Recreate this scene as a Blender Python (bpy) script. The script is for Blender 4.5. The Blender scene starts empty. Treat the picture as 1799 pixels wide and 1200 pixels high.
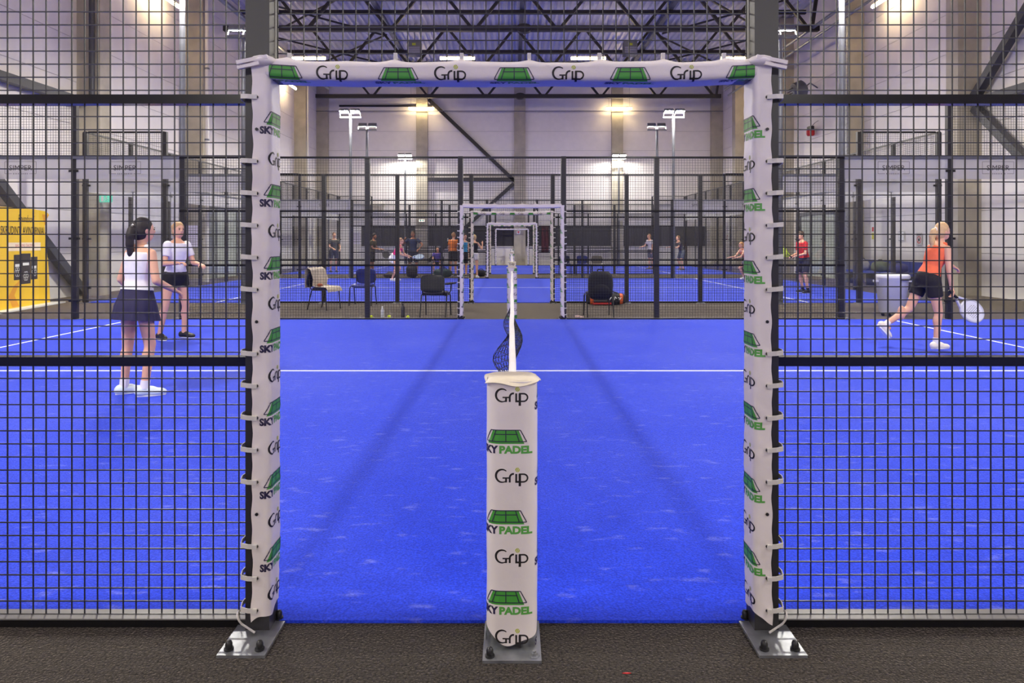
import bpy, bmesh, math, random
from mathutils import Vector, Matrix, noise as mnoise

S = bpy.context.scene
C = S.collection
PI = math.pi
rnd = random.Random(7)

# ------------------------------------------------------------------ camera, world, exposure
EYE = 1.47
cam_d = bpy.data.cameras.new('camera')
cam = bpy.data.objects.new('camera', cam_d)
C.objects.link(cam)
cam.location = (0, 0, EYE)
cam.rotation_euler = (PI / 2, 0, 0)
cam_d.sensor_fit = 'HORIZONTAL'
cam_d.sensor_width = 36
cam_d.lens = 24
cam_d.shift_y = -(600 - 422) / 1799
cam_d.clip_start = 0.05
cam_d.clip_end = 200
S.camera = cam
w = bpy.data.worlds.new('world')
S.world = w
w.use_nodes = True
w.node_tree.nodes['Background'].inputs[0].default_value = (0.9, 0.9, 1, 1)
w.node_tree.nodes['Background'].inputs[1].default_value = 0.02
S.view_settings.view_transform = 'Standard'
S.view_settings.look = 'None'
S.view_settings.exposure = 0.62
S.view_settings.gamma = 1
S.view_settings.use_curve_mapping = False
S.cycles.use_denoising = True
S.cycles.max_bounces = 10
S.cycles.diffuse_bounces = 4
S.cycles.transparent_max_bounces = 24
S.cycles.sample_clamp_indirect = 8
S.cycles.caustics_reflective = False
S.cycles.caustics_refractive = False
FLOOD = 720.0      # radiance of the floodlight lenses
TUBE = 33.0        # radiance of the ceiling batten tubes

# ------------------------------------------------------------------ helpers: materials
def lin(c):
    return tuple(((v / 255) / 12.92 if v / 255 <= 0.04045 else ((v / 255 + 0.055) / 1.055) ** 2.4) for v in c)

MATS = {}
def mat(name, rgb, rough=0.5, metal=0.0, var=0.0, scale=8.0, bump=0.0, bscale=60.0, emit=None, spec=0.5, linear=False, detail=4, stretch=None):
    if name in MATS:
        return MATS[name]
    m = bpy.data.materials.new(name)
    m.use_nodes = True
    nt = m.node_tree
    b = nt.nodes['Principled BSDF']
    col = rgb if linear else lin(rgb)
    b.inputs['Base Color'].default_value = (*col, 1)
    b.inputs['Roughness'].default_value = rough
    b.inputs['Metallic'].default_value = metal
    b.inputs['Specular IOR Level'].default_value = spec
    tc = None
    def coords():
        t = nt.nodes.new('ShaderNodeTexCoord')
        if stretch:
            mp = nt.nodes.new('ShaderNodeMapping')
            mp.inputs['Scale'].default_value = stretch
            nt.links.new(t.outputs['Object'], mp.inputs['Vector'])
            return mp.outputs['Vector']
        return t.outputs['Object']
    if var > 0:
        tc = coords()
        n = nt.nodes.new('ShaderNodeTexNoise')
        n.inputs['Scale'].default_value = scale
        n.inputs['Detail'].default_value = detail
        nt.links.new(tc, n.inputs['Vector'])
        r = nt.nodes.new('ShaderNodeValToRGB')
        r.color_ramp.elements[0].position = 0.3
        r.color_ramp.elements[1].position = 0.7
        r.color_ramp.elements[0].color = (*[max(0, v * (1 - var)) for v in col], 1)
        r.color_ramp.elements[1].color = (*[min(1, v * (1 + var)) for v in col], 1)
        nt.links.new(n.outputs['Fac'], r.inputs['Fac'])
        nt.links.new(r.outputs['Color'], b.inputs['Base Color'])
    if bump > 0:
        tc = tc or coords()
        n2 = nt.nodes.new('ShaderNodeTexNoise')
        n2.inputs['Scale'].default_value = bscale
        n2.inputs['Detail'].default_value = 3
        nt.links.new(tc, n2.inputs['Vector'])
        bp = nt.nodes.new('ShaderNodeBump')
        bp.inputs['Strength'].default_value = bump
        bp.inputs['Distance'].default_value = 0.01
        nt.links.new(n2.outputs['Fac'], bp.inputs['Height'])
        nt.links.new(bp.outputs['Normal'], b.inputs['Normal'])
    if emit:
        b.inputs['Emission Color'].default_value = (*lin(emit[0]), 1)
        b.inputs['Emission Strength'].default_value = emit[1]
    MATS[name] = m
    return m

def glass_mat():
    m = bpy.data.materials.new('toughened_glass')
    m.use_nodes = True
    nt = m.node_tree
    for n in list(nt.nodes):
        nt.nodes.remove(n)
    out = nt.nodes.new('ShaderNodeOutputMaterial')
    tr = nt.nodes.new('ShaderNodeBsdfTransparent')
    tr.inputs['Color'].default_value = (0.99, 0.995, 0.992, 1)
    gl = nt.nodes.new('ShaderNodeBsdfGlossy')
    gl.inputs['Roughness'].default_value = 0.02
    fr = nt.nodes.new('ShaderNodeFresnel')
    fr.inputs['IOR'].default_value = 1.5
    mx = nt.nodes.new('ShaderNodeMixShader')
    ge = nt.nodes.new('ShaderNodeNewGeometry')      # reflect once per pane: no inner total reflection
    sb = nt.nodes.new('ShaderNodeMath'); sb.operation = 'SUBTRACT'; sb.inputs[0].default_value = 1
    nt.links.new(ge.outputs['Backfacing'], sb.inputs[1])
    ml = nt.nodes.new('ShaderNodeMath'); ml.operation = 'MULTIPLY'
    nt.links.new(fr.outputs[0], ml.inputs[0]); nt.links.new(sb.outputs[0], ml.inputs[1])
    nt.links.new(ml.outputs[0], mx.inputs[0])
    nt.links.new(tr.outputs[0], mx.inputs[1])
    nt.links.new(gl.outputs[0], mx.inputs[2])
    nt.links.new(mx.outputs[0], out.inputs[0])
    return m

def turf_mat():
    m = bpy.data.materials.new('blue_artificial_turf')
    m.use_nodes = True
    nt = m.node_tree
    b = nt.nodes['Principled BSDF']
    b.inputs['Roughness'].default_value = 0.85
    b.inputs['Specular IOR Level'].default_value = 0.25
    b.inputs['Sheen Weight'].default_value = 0.55
    b.inputs['Sheen Roughness'].default_value = 0.2
    b.inputs['Sheen Tint'].default_value = (0.62, 0.7, 1, 1)
    tc = nt.nodes.new('ShaderNodeTexCoord')
    def nz(scale, detail, sc=None):
        n = nt.nodes.new('ShaderNodeTexNoise')
        n.inputs['Scale'].default_value = scale
        n.inputs['Detail'].default_value = detail
        if sc:
            mp = nt.nodes.new('ShaderNodeMapping')
            mp.inputs['Scale'].default_value = sc
            nt.links.new(tc.outputs['Object'], mp.inputs['Vector'])
            nt.links.new(mp.outputs['Vector'], n.inputs['Vector'])
        else:
            nt.links.new(tc.outputs['Object'], n.inputs['Vector'])
        return n
    fine = nz(110, 4)
    r1 = nt.nodes.new('ShaderNodeValToRGB')
    r1.color_ramp.elements[0].position = 0.3
    r1.color_ramp.elements[1].position = 0.72
    r1.color_ramp.elements[0].color = (0.006, 0.026, 0.48, 1)
    r1.color_ramp.elements[1].color = (0.018, 0.066, 0.86, 1)
    nt.links.new(fine.outputs['Fac'], r1.inputs['Fac'])
    # pale sand left lying in drifts and scuffs
    big = nz(0.55, 6)
    r2 = nt.nodes.new('ShaderNodeValToRGB')
    r2.color_ramp.elements[0].position = 0.42
    r2.color_ramp.elements[1].position = 0.75
    r2.color_ramp.elements[0].color = (0, 0, 0, 1)
    r2.color_ramp.elements[1].color = (0.10, 0.10, 0.10, 1)
    nt.links.new(big.outputs['Fac'], r2.inputs['Fac'])
    scuff = nz(11.0, 7, (0.6, 1.6, 1))
    r3 = nt.nodes.new('ShaderNodeValToRGB')
    r3.color_ramp.elements[0].position = 0.60
    r3.color_ramp.elements[1].position = 0.72
    r3.color_ramp.elements[0].color = (0, 0, 0, 1)
    r3.color_ramp.elements[1].color = (0.42, 0.42, 0.42, 1)
    nt.links.new(scuff.outputs['Fac'], r3.inputs['Fac'])
    add = nt.nodes.new('ShaderNodeMath')
    add.operation = 'ADD'
    nt.links.new(r2.outputs['Color'], add.inputs[0])
    nt.links.new(r3.outputs['Color'], add.inputs[1])
    mul = nt.nodes.new('ShaderNodeMath')
    mul.operation = 'MULTIPLY'
    nt.links.new(add.outputs[0], mul.inputs[0])
    nt.links.new(fine.outputs['Fac'], mul.inputs[1])
    mx = nt.nodes.new('ShaderNodeMixRGB')
    mx.inputs['Color2'].default_value = (0.42, 0.45, 0.85, 1)
    nt.links.new(mul.outputs[0], mx.inputs['Fac'])
    nt.links.new(r1.outputs['Color'], mx.inputs['Color1'])
    nt.links.new(mx.outputs['Color'], b.inputs['Base Color'])
    bp = nt.nodes.new('ShaderNodeBump')
    bp.inputs['Strength'].default_value = 0.5
    bp.inputs['Distance'].default_value = 0.008
    nt.links.new(fine.outputs['Fac'], bp.inputs['Height'])
    nt.links.new(bp.outputs['Normal'], b.inputs['Normal'])
    return m

def carpet_mat():
    m = bpy.data.materials.new('dark_needle_felt_carpet')
    m.use_nodes = True
    nt = m.node_tree
    b = nt.nodes['Principled BSDF']
    b.inputs['Sheen Weight'].default_value = 0.65
    b.inputs['Sheen Roughness'].default_value = 0.2
    b.inputs['Sheen Tint'].default_value = (1, 0.86, 0.7, 1)
    b.inputs['Roughness'].default_value = 0.9
    b.inputs['Specular IOR Level'].default_value = 0.25
    tc = nt.nodes.new('ShaderNodeTexCoord')
    n = nt.nodes.new('ShaderNodeTexNoise')
    n.inputs['Scale'].default_value = 105
    n.inputs['Detail'].default_value = 3
    nt.links.new(tc.outputs['Object'], n.inputs['Vector'])
    r = nt.nodes.new('ShaderNodeValToRGB')
    r.color_ramp.elements[0].position = 0.32
    r.color_ramp.elements[1].position = 0.74
    r.color_ramp.elements[0].color = (0.0035, 0.0029, 0.0024, 1)
    r.color_ramp.elements[1].color = (0.066, 0.054, 0.045, 1)
    nt.links.new(n.outputs['Fac'], r.inputs['Fac'])
    n3 = nt.nodes.new('ShaderNodeTexNoise')
    n3.inputs['Scale'].default_value = 1.4
    n3.inputs['Detail'].default_value = 4
    nt.links.new(tc.outputs['Object'], n3.inputs['Vector'])
    mp = nt.nodes.new('ShaderNodeMapRange')
    mp.inputs[3].default_value = 0.75
    mp.inputs[4].default_value = 1.25
    nt.links.new(n3.outputs['Fac'], mp.inputs[0])
    mx = nt.nodes.new('ShaderNodeMixRGB')
    mx.blend_type = 'MULTIPLY'
    mx.inputs['Fac'].default_value = 1
    nt.links.new(r.outputs['Color'], mx.inputs['Color1'])
    nt.links.new(mp.outputs[0], mx.inputs['Color2'])
    nt.links.new(mx.outputs['Color'], b.inputs['Base Color'])
    bp = nt.nodes.new('ShaderNodeBump')
    bp.inputs['Strength'].default_value = 0.8
    bp.inputs['Distance'].default_value = 0.008
    nt.links.new(n.outputs['Fac'], bp.inputs['Height'])
    nt.links.new(bp.outputs['Normal'], b.inputs['Normal'])
    return m

GLASS = glass_mat()
TURF = turf_mat()
CARPET = carpet_mat()
STEEL = mat('anthracite_powder_coat', (44, 42, 44), 0.38, 0.0, spec=0.4)
RAILM = mat('black_rail_paint', (26, 25, 27), 0.2, 0.0, spec=0.25)
WIRE = mat('black_coated_wire', (30, 29, 31), 0.4, 0.0, spec=0.6)
GALV = mat('galvanised_steel', (150, 152, 155), 0.42, 0.75, 0.25, 14, 0.05, 30)
GALVD = mat('grey_steel', (112, 114, 120), 0.45, 0.5, 0.12, 6)
VINYL = mat('white_vinyl_banner', (222, 213, 208), 0.42, 0, 0.03, 5, 0.08, 40)
CREAM = mat('cream_vinyl_flap', (216, 205, 180), 0.5, 0, 0.05, 20)
BLACK = mat('print_black', (20, 13, 13), 0.55)
NAVY = mat('print_navy', (38, 30, 62), 0.5)
GREEN = mat('print_green', (66, 148, 52), 0.5)
LIME = mat('print_lime', (176, 186, 46), 0.5)
DKGREEN = mat('print_letter_green', (84, 158, 66), 0.5)
TIE = mat('white_nylon', (205, 200, 192), 0.4)
RUBBER = mat('black_rubber', (18, 17, 18), 0.45)
LINE = mat('white_court_line', (225, 228, 240), 0.8, 0, 0.05, 60)
WALL = mat('white_sandwich_panel', (232, 226, 221), 0.55, 0, 0.03, 3, 0.03, 8, stretch=(1, 1, 1))
WALLD = mat('wall_joint_grey', (150, 147, 147), 0.7)
CONC = mat('raw_concrete', (174, 166, 148), 0.8, 0, 0.14, 2.2, 0.2, 25, detail=8)
DECK = mat('galvanised_roof_deck', (214, 214, 220), 0.4, 0.1, 0.06, 2)
TRUSS = mat('dark_truss_paint', (40, 37, 42), 0.5, spec=0.4)
BRACE = mat('dark_brace_paint', (66, 66, 70), 0.5)
LENS = mat('floodlight_lens', (255, 255, 255), 0.3, emit=((255, 250, 240), FLOOD))
TUBEM = mat('batten_tube', (255, 240, 205), 0.4, emit=((255, 226, 170), TUBE))
NETM = mat('black_net_cord', (22, 22, 30), 0.7)
TAPE = mat('white_net_tape', (232, 228, 224), 0.6, 0, 0.04, 15)

# ------------------------------------------------------------------ helpers: mesh building
class MB:
    def __init__(s):
        s.v = []; s.f = []; s.m = []
    def add(s, vs, fs, mi=0):
        o = len(s.v)
        s.v += [tuple(x) for x in vs]
        s.f += [tuple(i + o for i in f) for f in fs]
        s.m += [mi] * len(fs)
        return s
    def box(s, a, b, mi=0):
        (x0, y0, z0), (x1, y1, z1) = a, b
        vs = [(x0, y0, z0), (x1, y0, z0), (x1, y1, z0), (x0, y1, z0), (x0, y0, z1), (x1, y0, z1), (x1, y1, z1), (x0, y1, z1)]
        return s.add(vs, [(0, 3, 2, 1), (4, 5, 6, 7), (0, 1, 5, 4), (1, 2, 6, 5), (2, 3, 7, 6), (3, 0, 4, 7)], mi)
    def bar(s, p, q, wd, ht=None, mi=0, up=(0, 0, 1)):
        p = Vector(p); q = Vector(q); d = (q - p).normalized(); u = Vector(up)
        if abs(d.dot(u)) > 0.98:
            u = Vector((0, 1, 0))
        sd = d.cross(u).normalized(); u = sd.cross(d)
        a = sd * wd / 2; b = u * (ht or wd) / 2
        vs = [p - a - b, p + a - b, p + a + b, p - a + b, q - a - b, q + a - b, q + a + b, q - a + b]
        return s.add(vs, [(0, 1, 2, 3), (4, 7, 6, 5), (0, 4, 5, 1), (1, 5, 6, 2), (2, 6, 7, 3), (3, 7, 4, 0)], mi)
    def tube(s, pts, r, n=8, mi=0, caps=True, closed=False):
        P = [Vector(p) for p in pts]
        k = len(P)
        rs = r if isinstance(r, (list, tuple)) else [r] * k
        rings = []
        ref = None
        for i in range(k):
            a = P[i - 1] if (i or closed) else P[i]
            b = P[(i + 1) % k] if (i < k - 1 or closed) else P[i]
            d = (b - a)
            d = d.normalized() if d.length > 1e-9 else Vector((0, 0, 1))
            if ref is None:
                ref = Vector((0, 0, 1)) if abs(d.z) < 0.9 else Vector((1, 0, 0))
            e1 = (ref - d * ref.dot(d))
            e1 = e1.normalized() if e1.length > 1e-6 else d.orthogonal().normalized()
            ref = e1
            e2 = d.cross(e1)
            rings.append([P[i] + (e1 * math.cos(2 * PI * j / n) + e2 * math.sin(2 * PI * j / n)) * rs[i] for j in range(n)])
        vs = [v for rg in rings for v in rg]
        fs = []
        for i in range(k if closed else k - 1):
            i2 = (i + 1) % k
            for j in range(n):
                fs.append((i * n + j, i * n + (j + 1) % n, i2 * n + (j + 1) % n, i2 * n + j))
        if caps and not closed:
            fs.append(tuple(range(n - 1, -1, -1)))
            fs.append(tuple((k - 1) * n + j for j in range(n)))
        return s.add(vs, fs, mi)
    def lathe(s, prof, n=16, c=(0, 0, 0), mi=0, sx=1, sy=1):
        vs = []; fs = []
        for r, z in prof:
            for j in range(n):
                t = 2 * PI * j / n
                vs.append((c[0] + r * sx * math.cos(t), c[1] + r * sy * math.sin(t), c[2] + z))
        k = len(prof)
        for i in range(k - 1):
            for j in range(n):
                fs.append((i * n + j, i * n + (j + 1) % n, (i + 1) * n + (j + 1) % n, (i + 1) * n + j))
        fs.append(tuple(range(n - 1, -1, -1)))
        fs.append(tuple((k - 1) * n + j for j in range(n)))
        return s.add(vs, fs, mi)
    def ell(s, c, r, n=12, k=8, M=None, mi=0):
        vs = []; fs = []
        r = r if isinstance(r, (tuple, list)) else (r, r, r)
        c = Vector(c)
        for i in range(1, k):
            a = PI * i / k
            for j in range(n):
                t = 2 * PI * j / n
                p = Vector((r[0] * math.sin(a) * math.cos(t), r[1] * math.sin(a) * math.sin(t), r[2] * math.cos(a)))
                vs.append(c + (M @ p if M else p))
        top = len(vs); p = Vector((0, 0, r[2])); vs.append(c + (M @ p if M else p))
        bot = len(vs); p = Vector((0, 0, -r[2])); vs.append(c + (M @ p if M else p))
        for i in range(k - 2):
            for j in range(n):
                fs.append((i * n + j, (i + 1) * n + j, (i + 1) * n + (j + 1) % n, i * n + (j + 1) % n))
        for j in range(n):
            fs.append((top, j, (j + 1) % n))
            fs.append((bot, (k - 2) * n + (j + 1) % n, (k - 2) * n + j))
        return s.add(vs, fs, mi)
    def capsule(s, p, q, r0, r1, n=10):
        s.tube([p, q], [r0, r1], n)
        s.ell(p, r0, n, 6); s.ell(q, r1, n, 6)
        return s
    def poly(s, pts2, y0, y1, mi=0, f=lambda a, y, b: (a, y, b)):
        """extrude a 2D outline (a, b) between depths y0 and y1"""
        n = len(pts2)
        vs = [f(a, y0, b) for a, b in pts2] + [f(a, y1, b) for a, b in pts2]
        fs = [tuple(range(n)), tuple(range(2 * n - 1, n - 1, -1))]
        fs += [(i, n + i, n + (i + 1) % n, (i + 1) % n) for i in range(n)]
        return s.add(vs, fs, mi)
    def grid(s, fn, nu, nv, mi=0, flip=False):
        vs = [fn(i / nu, j / nv) for j in range(nv + 1) for i in range(nu + 1)]
        fs = []
        for j in range(nv):
            for i in range(nu):
                a = j * (nu + 1) + i
                q = (a, a + 1, a + nu + 2, a + nu + 1)
                fs.append(q[::-1] if flip else q)
        return s.add(vs, fs, mi)
    def mesh(s, name, mats, smooth=False, thick=0, recalc=False):
        me = bpy.data.meshes.new(name)
        me.from_pydata(s.v, [], s.f)
        for m in (mats if isinstance(mats, (list, tuple)) else [mats]):
            me.materials.append(m)
        me.polygons.foreach_set('material_index', s.m)
        if thick or recalc:
            bm = bmesh.new(); bm.from_mesh(me)
            if recalc:
                bmesh.ops.recalc_face_normals(bm, faces=bm.faces)
            if thick:
                bmesh.ops.solidify(bm, geom=bm.faces[:], thickness=thick)
            bm.to_mesh(me); bm.free()
        if smooth:
            me.polygons.foreach_set('use_smooth', [True] * len(me.polygons))
            try:
                me.set_sharp_from_angle(angle=math.radians(42))
            except Exception:
                pass
        me.update()
        return me

def link(name, me, parent=None, loc=None, rz=None):
    o = bpy.data.objects.new(name, me)
    C.objects.link(o)
    if parent is not None:
        o.parent = parent
    if loc is not None:
        o.location = loc
    if rz is not None:
        o.rotation_euler = (0, 0, rz)
    return o

def tag(o, label, cat, group=None):
    o['label'] = label; o['category'] = cat
    if group:
        o['group'] = group
    return o

def thing(name, label, cat, loc=(0, 0, 0), rz=0, group=None):
    o = bpy.data.objects.new(name, None)
    C.objects.link(o)
    o.empty_display_size = 0.1
    o.location = loc; o.rotation_euler = (0, 0, rz)
    return tag(o, label, cat, group)

def struct(o):
    o['kind'] = 'structure'
    return o
def stuff(o):
    o['kind'] = 'stuff'
    return o

CACHE = {}
def cached(key, fn):
    if key not in CACHE:
        CACHE[key] = fn()
    return CACHE[key]

def copy_tree(o, parent=None, **kw):
    c = o.copy(); C.objects.link(c); c.parent = parent
    for ch in o.children:
        copy_tree(ch, c)
    return c

# ------------------------------------------------------------------ helpers: flat print
def text2d(txt, size, bold=0.0, sx=1.0, shear=0.0):
    """flat lettering as (verts2d, tris); centred on x, baseline at 0"""
    key = ('txt', txt, size, bold, sx, shear)
    def mk():
        cu = bpy.data.curves.new('lettering', 'FONT')
        cu.body = txt; cu.size = size; cu.align_x = 'CENTER'; cu.offset = bold; cu.resolution_u = 3; cu.shear = shear
        ob = bpy.data.objects.new('lettering', cu)
        C.objects.link(ob)
        dg = bpy.context.evaluated_depsgraph_get()
        me = bpy.data.meshes.new_from_object(ob.evaluated_get(dg))
        vs = [(v.co.x * sx, v.co.y) for v in me.vertices]
        fs = [tuple(p.vertices) for p in me.polygons]
        bpy.data.objects.remove(ob); bpy.data.curves.remove(cu); bpy.data.meshes.remove(me)
        return vs, fs
    return cached(key, mk)

def stroke(pts, wd):
    """ribbon along a 2D polyline"""
    P = [Vector((p[0], p[1])) for p in pts]
    vs = []
    for i, p in enumerate(P):
        a = P[max(i - 1, 0)]; b = P[min(i + 1, len(P) - 1)]
        d1 = (p - a); d2 = (b - p)
        d = (d1.normalized() if d1.length else Vector((0, 0))) + (d2.normalized() if d2.length else Vector((0, 0)))
        d = d.normalized() if d.length > 1e-6 else Vector((1, 0))
        nrm = Vector((-d.y, d.x))
        k = 1.0
        if d1.length and d2.length:
            c = max(0.5, nrm.dot(Vector((-d1.y, d1.x)).normalized()))
            k = 1 / c
        hw = (wd[i] if isinstance(wd, list) else wd) / 2 * k
        vs += [tuple(p - nrm * hw), tuple(p + nrm * hw)]
    fs = [(2 * i, 2 * i + 2, 2 * i + 3, 2 * i + 1) for i in range(len(P) - 1)]
    return vs, fs

def arc(cx, cy, rx, ry, a0, a1, n=14):
    return [(cx + rx * math.cos(math.radians(a0 + (a1 - a0) * i / n)), cy + ry * math.sin(math.radians(a0 + (a1 - a0) * i / n))) for i in range(n + 1)]

def disc2(cx, cy, r, n=12):
    return [(cx, cy)] + [(cx + r * math.cos(2 * PI * i / n), cy + r * math.sin(2 * PI * i / n)) for i in range(n)], [(0, 1 + i, 1 + (i + 1) % n) for i in range(n)]

# each print: list of (verts2d, faces, material index, layer)   0 black 1 navy 2 green 3 lime 4 letter green 5 white
def grip_print(W=0.118):
    u = W / 3.95
    L = []
    def st(p, wd=0.17, mi=0):
        v, f = stroke([((x - 1.97) * u, (y - 0.55) * u) for x, y in p], [q * u * 1.18 for q in wd] if isinstance(wd, list) else wd * u * 1.18)
        L.append((v, f, mi, 1))
    g = arc(0.80, 0.78, 0.74, 0.76, 48, 292, 20)
    st(g, [0.10 + 0.12 * math.sin(PI * i / 20) for i in range(21)])
    st([(g[-1][0] - 0.02, g[-1][1]), (1.26, 0.08)], 0.13)
    st([(1.26, 0.0), (1.26, 0.56)], 0.20)
    st([(0.84, 0.53), (1.64, 0.53)], 0.14)
    st([(1.70, 0.0)] + [(1.70, 0.45)] + arc(2.12, 0.55, 0.42, 0.47, 170, 78, 8), 0.19)
    st([(2.47, 1.02), (2.47, 0.07), (2.86, 0.07)], 0.19)
    st([(2.90, 1.0), (2.90, -0.46)], 0.24)
    st([(2.80, 0.98), (3.25, 0.98)] + arc(3.32, 0.52, 0.50, 0.46, 80, -80, 12) + [(2.90, 0.06)], 0.16)
    v, f = disc2((2.62 - 1.97) * u, (1.50 - 0.55) * u, 0.27 * u)
    L.append((v, f, 3, 1))
    for dx in (-0.09, 0.1):
        v, f = stroke([((2.62 + dx + q * 0.5 - 1.97) * u, (1.50 + q - 0.55) * u) for q in (-0.2, -0.07, 0.07, 0.2)], 0.05 * u)
        L.append((v, f, 5, 2))
    return L

def sky_print(k=1.0, gap=0.0):
    L = []
    def fill(p, mi, ly):
        L.append(([(x * k, y * k) for x, y in p], [tuple(range(len(p)))], mi, ly))
    def ln(p, wd=0.0032):
        v, f = stroke([(x * k, y * k) for x, y in p], wd * k)
        L.append((v, f, 1, 3))
    T, B, t, b = 0.045, 0.004, 0.052, 0.074
    # green field as four quads with a soft drop below
    for i in range(4):
        a0 = -0.066 + 0.033 * i; a1 = a0 + 0.033
        c0 = -0.046 + 0.023 * i; c1 = c0 + 0.023
        fill([(a0, B - 0.008), (a1, B - 0.008), (c1, T - 0.002), (c0, T - 0.002)], 2, 1)
    def seg(p, q, n=8):
        return [(p[0] + (q[0] - p[0]) * i / n, p[1] + (q[1] - p[1]) * i / n) for i in range(n + 1)]
    ln(seg((-b, B), (b, B), 16)); ln(seg((-t, T), (t, T), 12)); ln(seg((-b, B), (-t, T), 4)); ln(seg((b, B), (t, T), 4))
    ln(seg((-0.048, B), (-0.034, T), 4)); ln(seg((0.048, B), (0.034, T), 4)); ln([(0, B), (0, T)])
    ln(seg((-0.042, 0.030), (0.042, 0.030), 10))
    sv, sf = text2d('SKY', 0.036, 0.0019, 1.0)
    pv, pf = text2d('PADEL', 0.036, 0.0019, 1.0)
    ws = max(v[0] for v in sv) - min(v[0] for v in sv)
    wp = max(v[0] for v in pv) - min(v[0] for v in pv)
    ks = 0.064 / ws; kp = 0.118 / wp
    y0 = -0.037 - gap
    L.append(([(x * ks * k - 0.0605 * k, (y + y0) * k) for x, y in sv], sf, 1, 1))
    L.append(([(x * kp * k + 0.0345 * k, (y + y0) * k) for x, y in pv], pf, 4, 1))
    return L

PRINT_MATS = [BLACK, NAVY, GREEN, LIME, DKGREEN, VINYL]
def print_mesh(name, items, P, cut=0.012, ulim=None, cutv=0):
    """items: list of (print list, u, v); P(u, v, h) -> 3D point lifted h off the cloth"""
    bm = bmesh.new()
    for L, u0, v0 in items:
        for vs, fs, mi, ly in L:
            bv = [bm.verts.new((x + u0, y + v0, ly * 0.0004 + 0.0022)) for x, y in vs]
            for f in fs:
                if len(set(f)) < 3:
                    continue
                try:
                    fc = bm.faces.new([bv[i] for i in f]); fc.material_index = mi
                except ValueError:
                    pass
    if bm.verts:
        xs = [v.co.x for v in bm.verts]
        x = math.floor(min(xs) / cut) * cut
        while x < max(xs):
            bmesh.ops.bisect_plane(bm, geom=bm.verts[:] + bm.edges[:] + bm.faces[:], plane_co=(x, 0, 0), plane_no=(1, 0, 0))
            x += cut
        if cutv:
            ys_ = [v.co.y for v in bm.verts]
            y = math.floor(min(ys_) / cutv) * cutv
            while y < max(ys_):
                bmesh.ops.bisect_plane(bm, geom=bm.verts[:] + bm.edges[:] + bm.faces[:], plane_co=(0, y, 0), plane_no=(0, 1, 0))
                y += cutv
        if ulim:
            bmesh.ops.bisect_plane(bm, geom=bm.verts[:] + bm.edges[:] + bm.faces[:], plane_co=(ulim[0], 0, 0), plane_no=(-1, 0, 0), clear_outer=True)
            bmesh.ops.bisect_plane(bm, geom=bm.verts[:] + bm.edges[:] + bm.faces[:], plane_co=(ulim[1], 0, 0), plane_no=(1, 0, 0), clear_outer=True)
    for v in bm.verts:
        v.co = Vector(P(v.co.x, v.co.y, v.co.z))
    me = bpy.data.meshes.new(name)
    bm.to_mesh(me); bm.free()
    for m in PRINT_MATS:
        me.materials.append(m)
    return me

# ------------------------------------------------------------------ the hall
XL, XR, YB, YF = -11.5, 12.4, 40.4, -13.0
ZR = 11.3
COLY = [0.05, 6.05, 12.05, 18.05, 24.05, 30.05, 36.05]

fl = struct(link('floor', MB().box((XL - 0.3, YF - 0.3, -0.2), (XR + 0.3, YB + 0.3, 0)).mesh('floor', CARPET)))

def panel_wall(name, boxargs, panels):
    wl = struct(link(name, MB().box(*boxargs).mesh(name, WALLD)))
    for a, b in panels:
        sz = tuple(round(b[i] - a[i], 4) for i in range(3))
        me = cached(('panel', sz), lambda: MB().box((0, 0, 0), sz).mesh('wall_panel', WALL))
        link('wall_panel', me, wl, a)
    return wl

rows = [(i * 1.13, (i + 1) * 1.13 - 0.014) for i in range(10)]
def side_panels(x0, x1):
    out = []
    ys = COLY[2:] + [YB]
    for j in range(len(ys) - 1):
        for z0, z1 in rows:
            out.append(((x0, ys[j] + 0.007, z0), (x1, ys[j + 1] - 0.007, z1)))
    for z0, z1 in rows:
        out.append(((x0, YF, z0), (x1, ys[0] - 0.007, z1)))
    return out
panel_wall('wall_left', ((XL - 0.3, YF - 0.3, 0), (XL - 0.02, YB + 0.3, ZR)), side_panels(XL - 0.02, XL))
panel_wall('wall_right', ((XR + 0.02, YF - 0.3, 0), (XR + 0.3, YB + 0.3, ZR)), side_panels(XR, XR + 0.02))
BX = [XL, -5.3, 0.46, 6.2, XR]
bp_ = []
for j in range(4):
    for z0, z1 in rows:
        bp_.append(((BX[j] + 0.007, YB, z0), (BX[j + 1] - 0.007, YB + 0.02, z1)))
panel_wall('wall_back', ((XL - 0.02, YB + 0.02, 0), (XR + 0.02, YB + 0.3, ZR)), bp_)
panel_wall('wall_front', ((XL - 0.02, YF - 0.3, 0), (XR + 0.02, YF - 0.02, ZR)), [((XL, YF - 0.02, z0), (XR, YF, z1)) for z0, z1 in rows])

# trapezoidal roof deck, ribs running along the hall
mb = MB()
xs = []
x = XL - 0.3
while x < XR + 0.3:
    xs += [(x, 0.0), (x + 0.10, 0.0), (x + 0.14, 0.09), (x + 0.24, 0.09)]
    x += 0.28
vs = []
for X, dz in xs:
    vs += [(X, YF - 0.3, ZR + dz), (X, YB + 0.3, ZR + dz)]
mb.add(vs, [(2 * i, 2 * i + 1, 2 * i + 3, 2 * i + 2) for i in range(len(xs) - 1)])
mb.box((XL - 0.3, YF - 0.3, ZR + 0.1), (XR + 0.4, YB + 0.3, ZR + 0.25))
struct(link('ceiling', mb.mesh('ceiling', DECK)))

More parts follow.
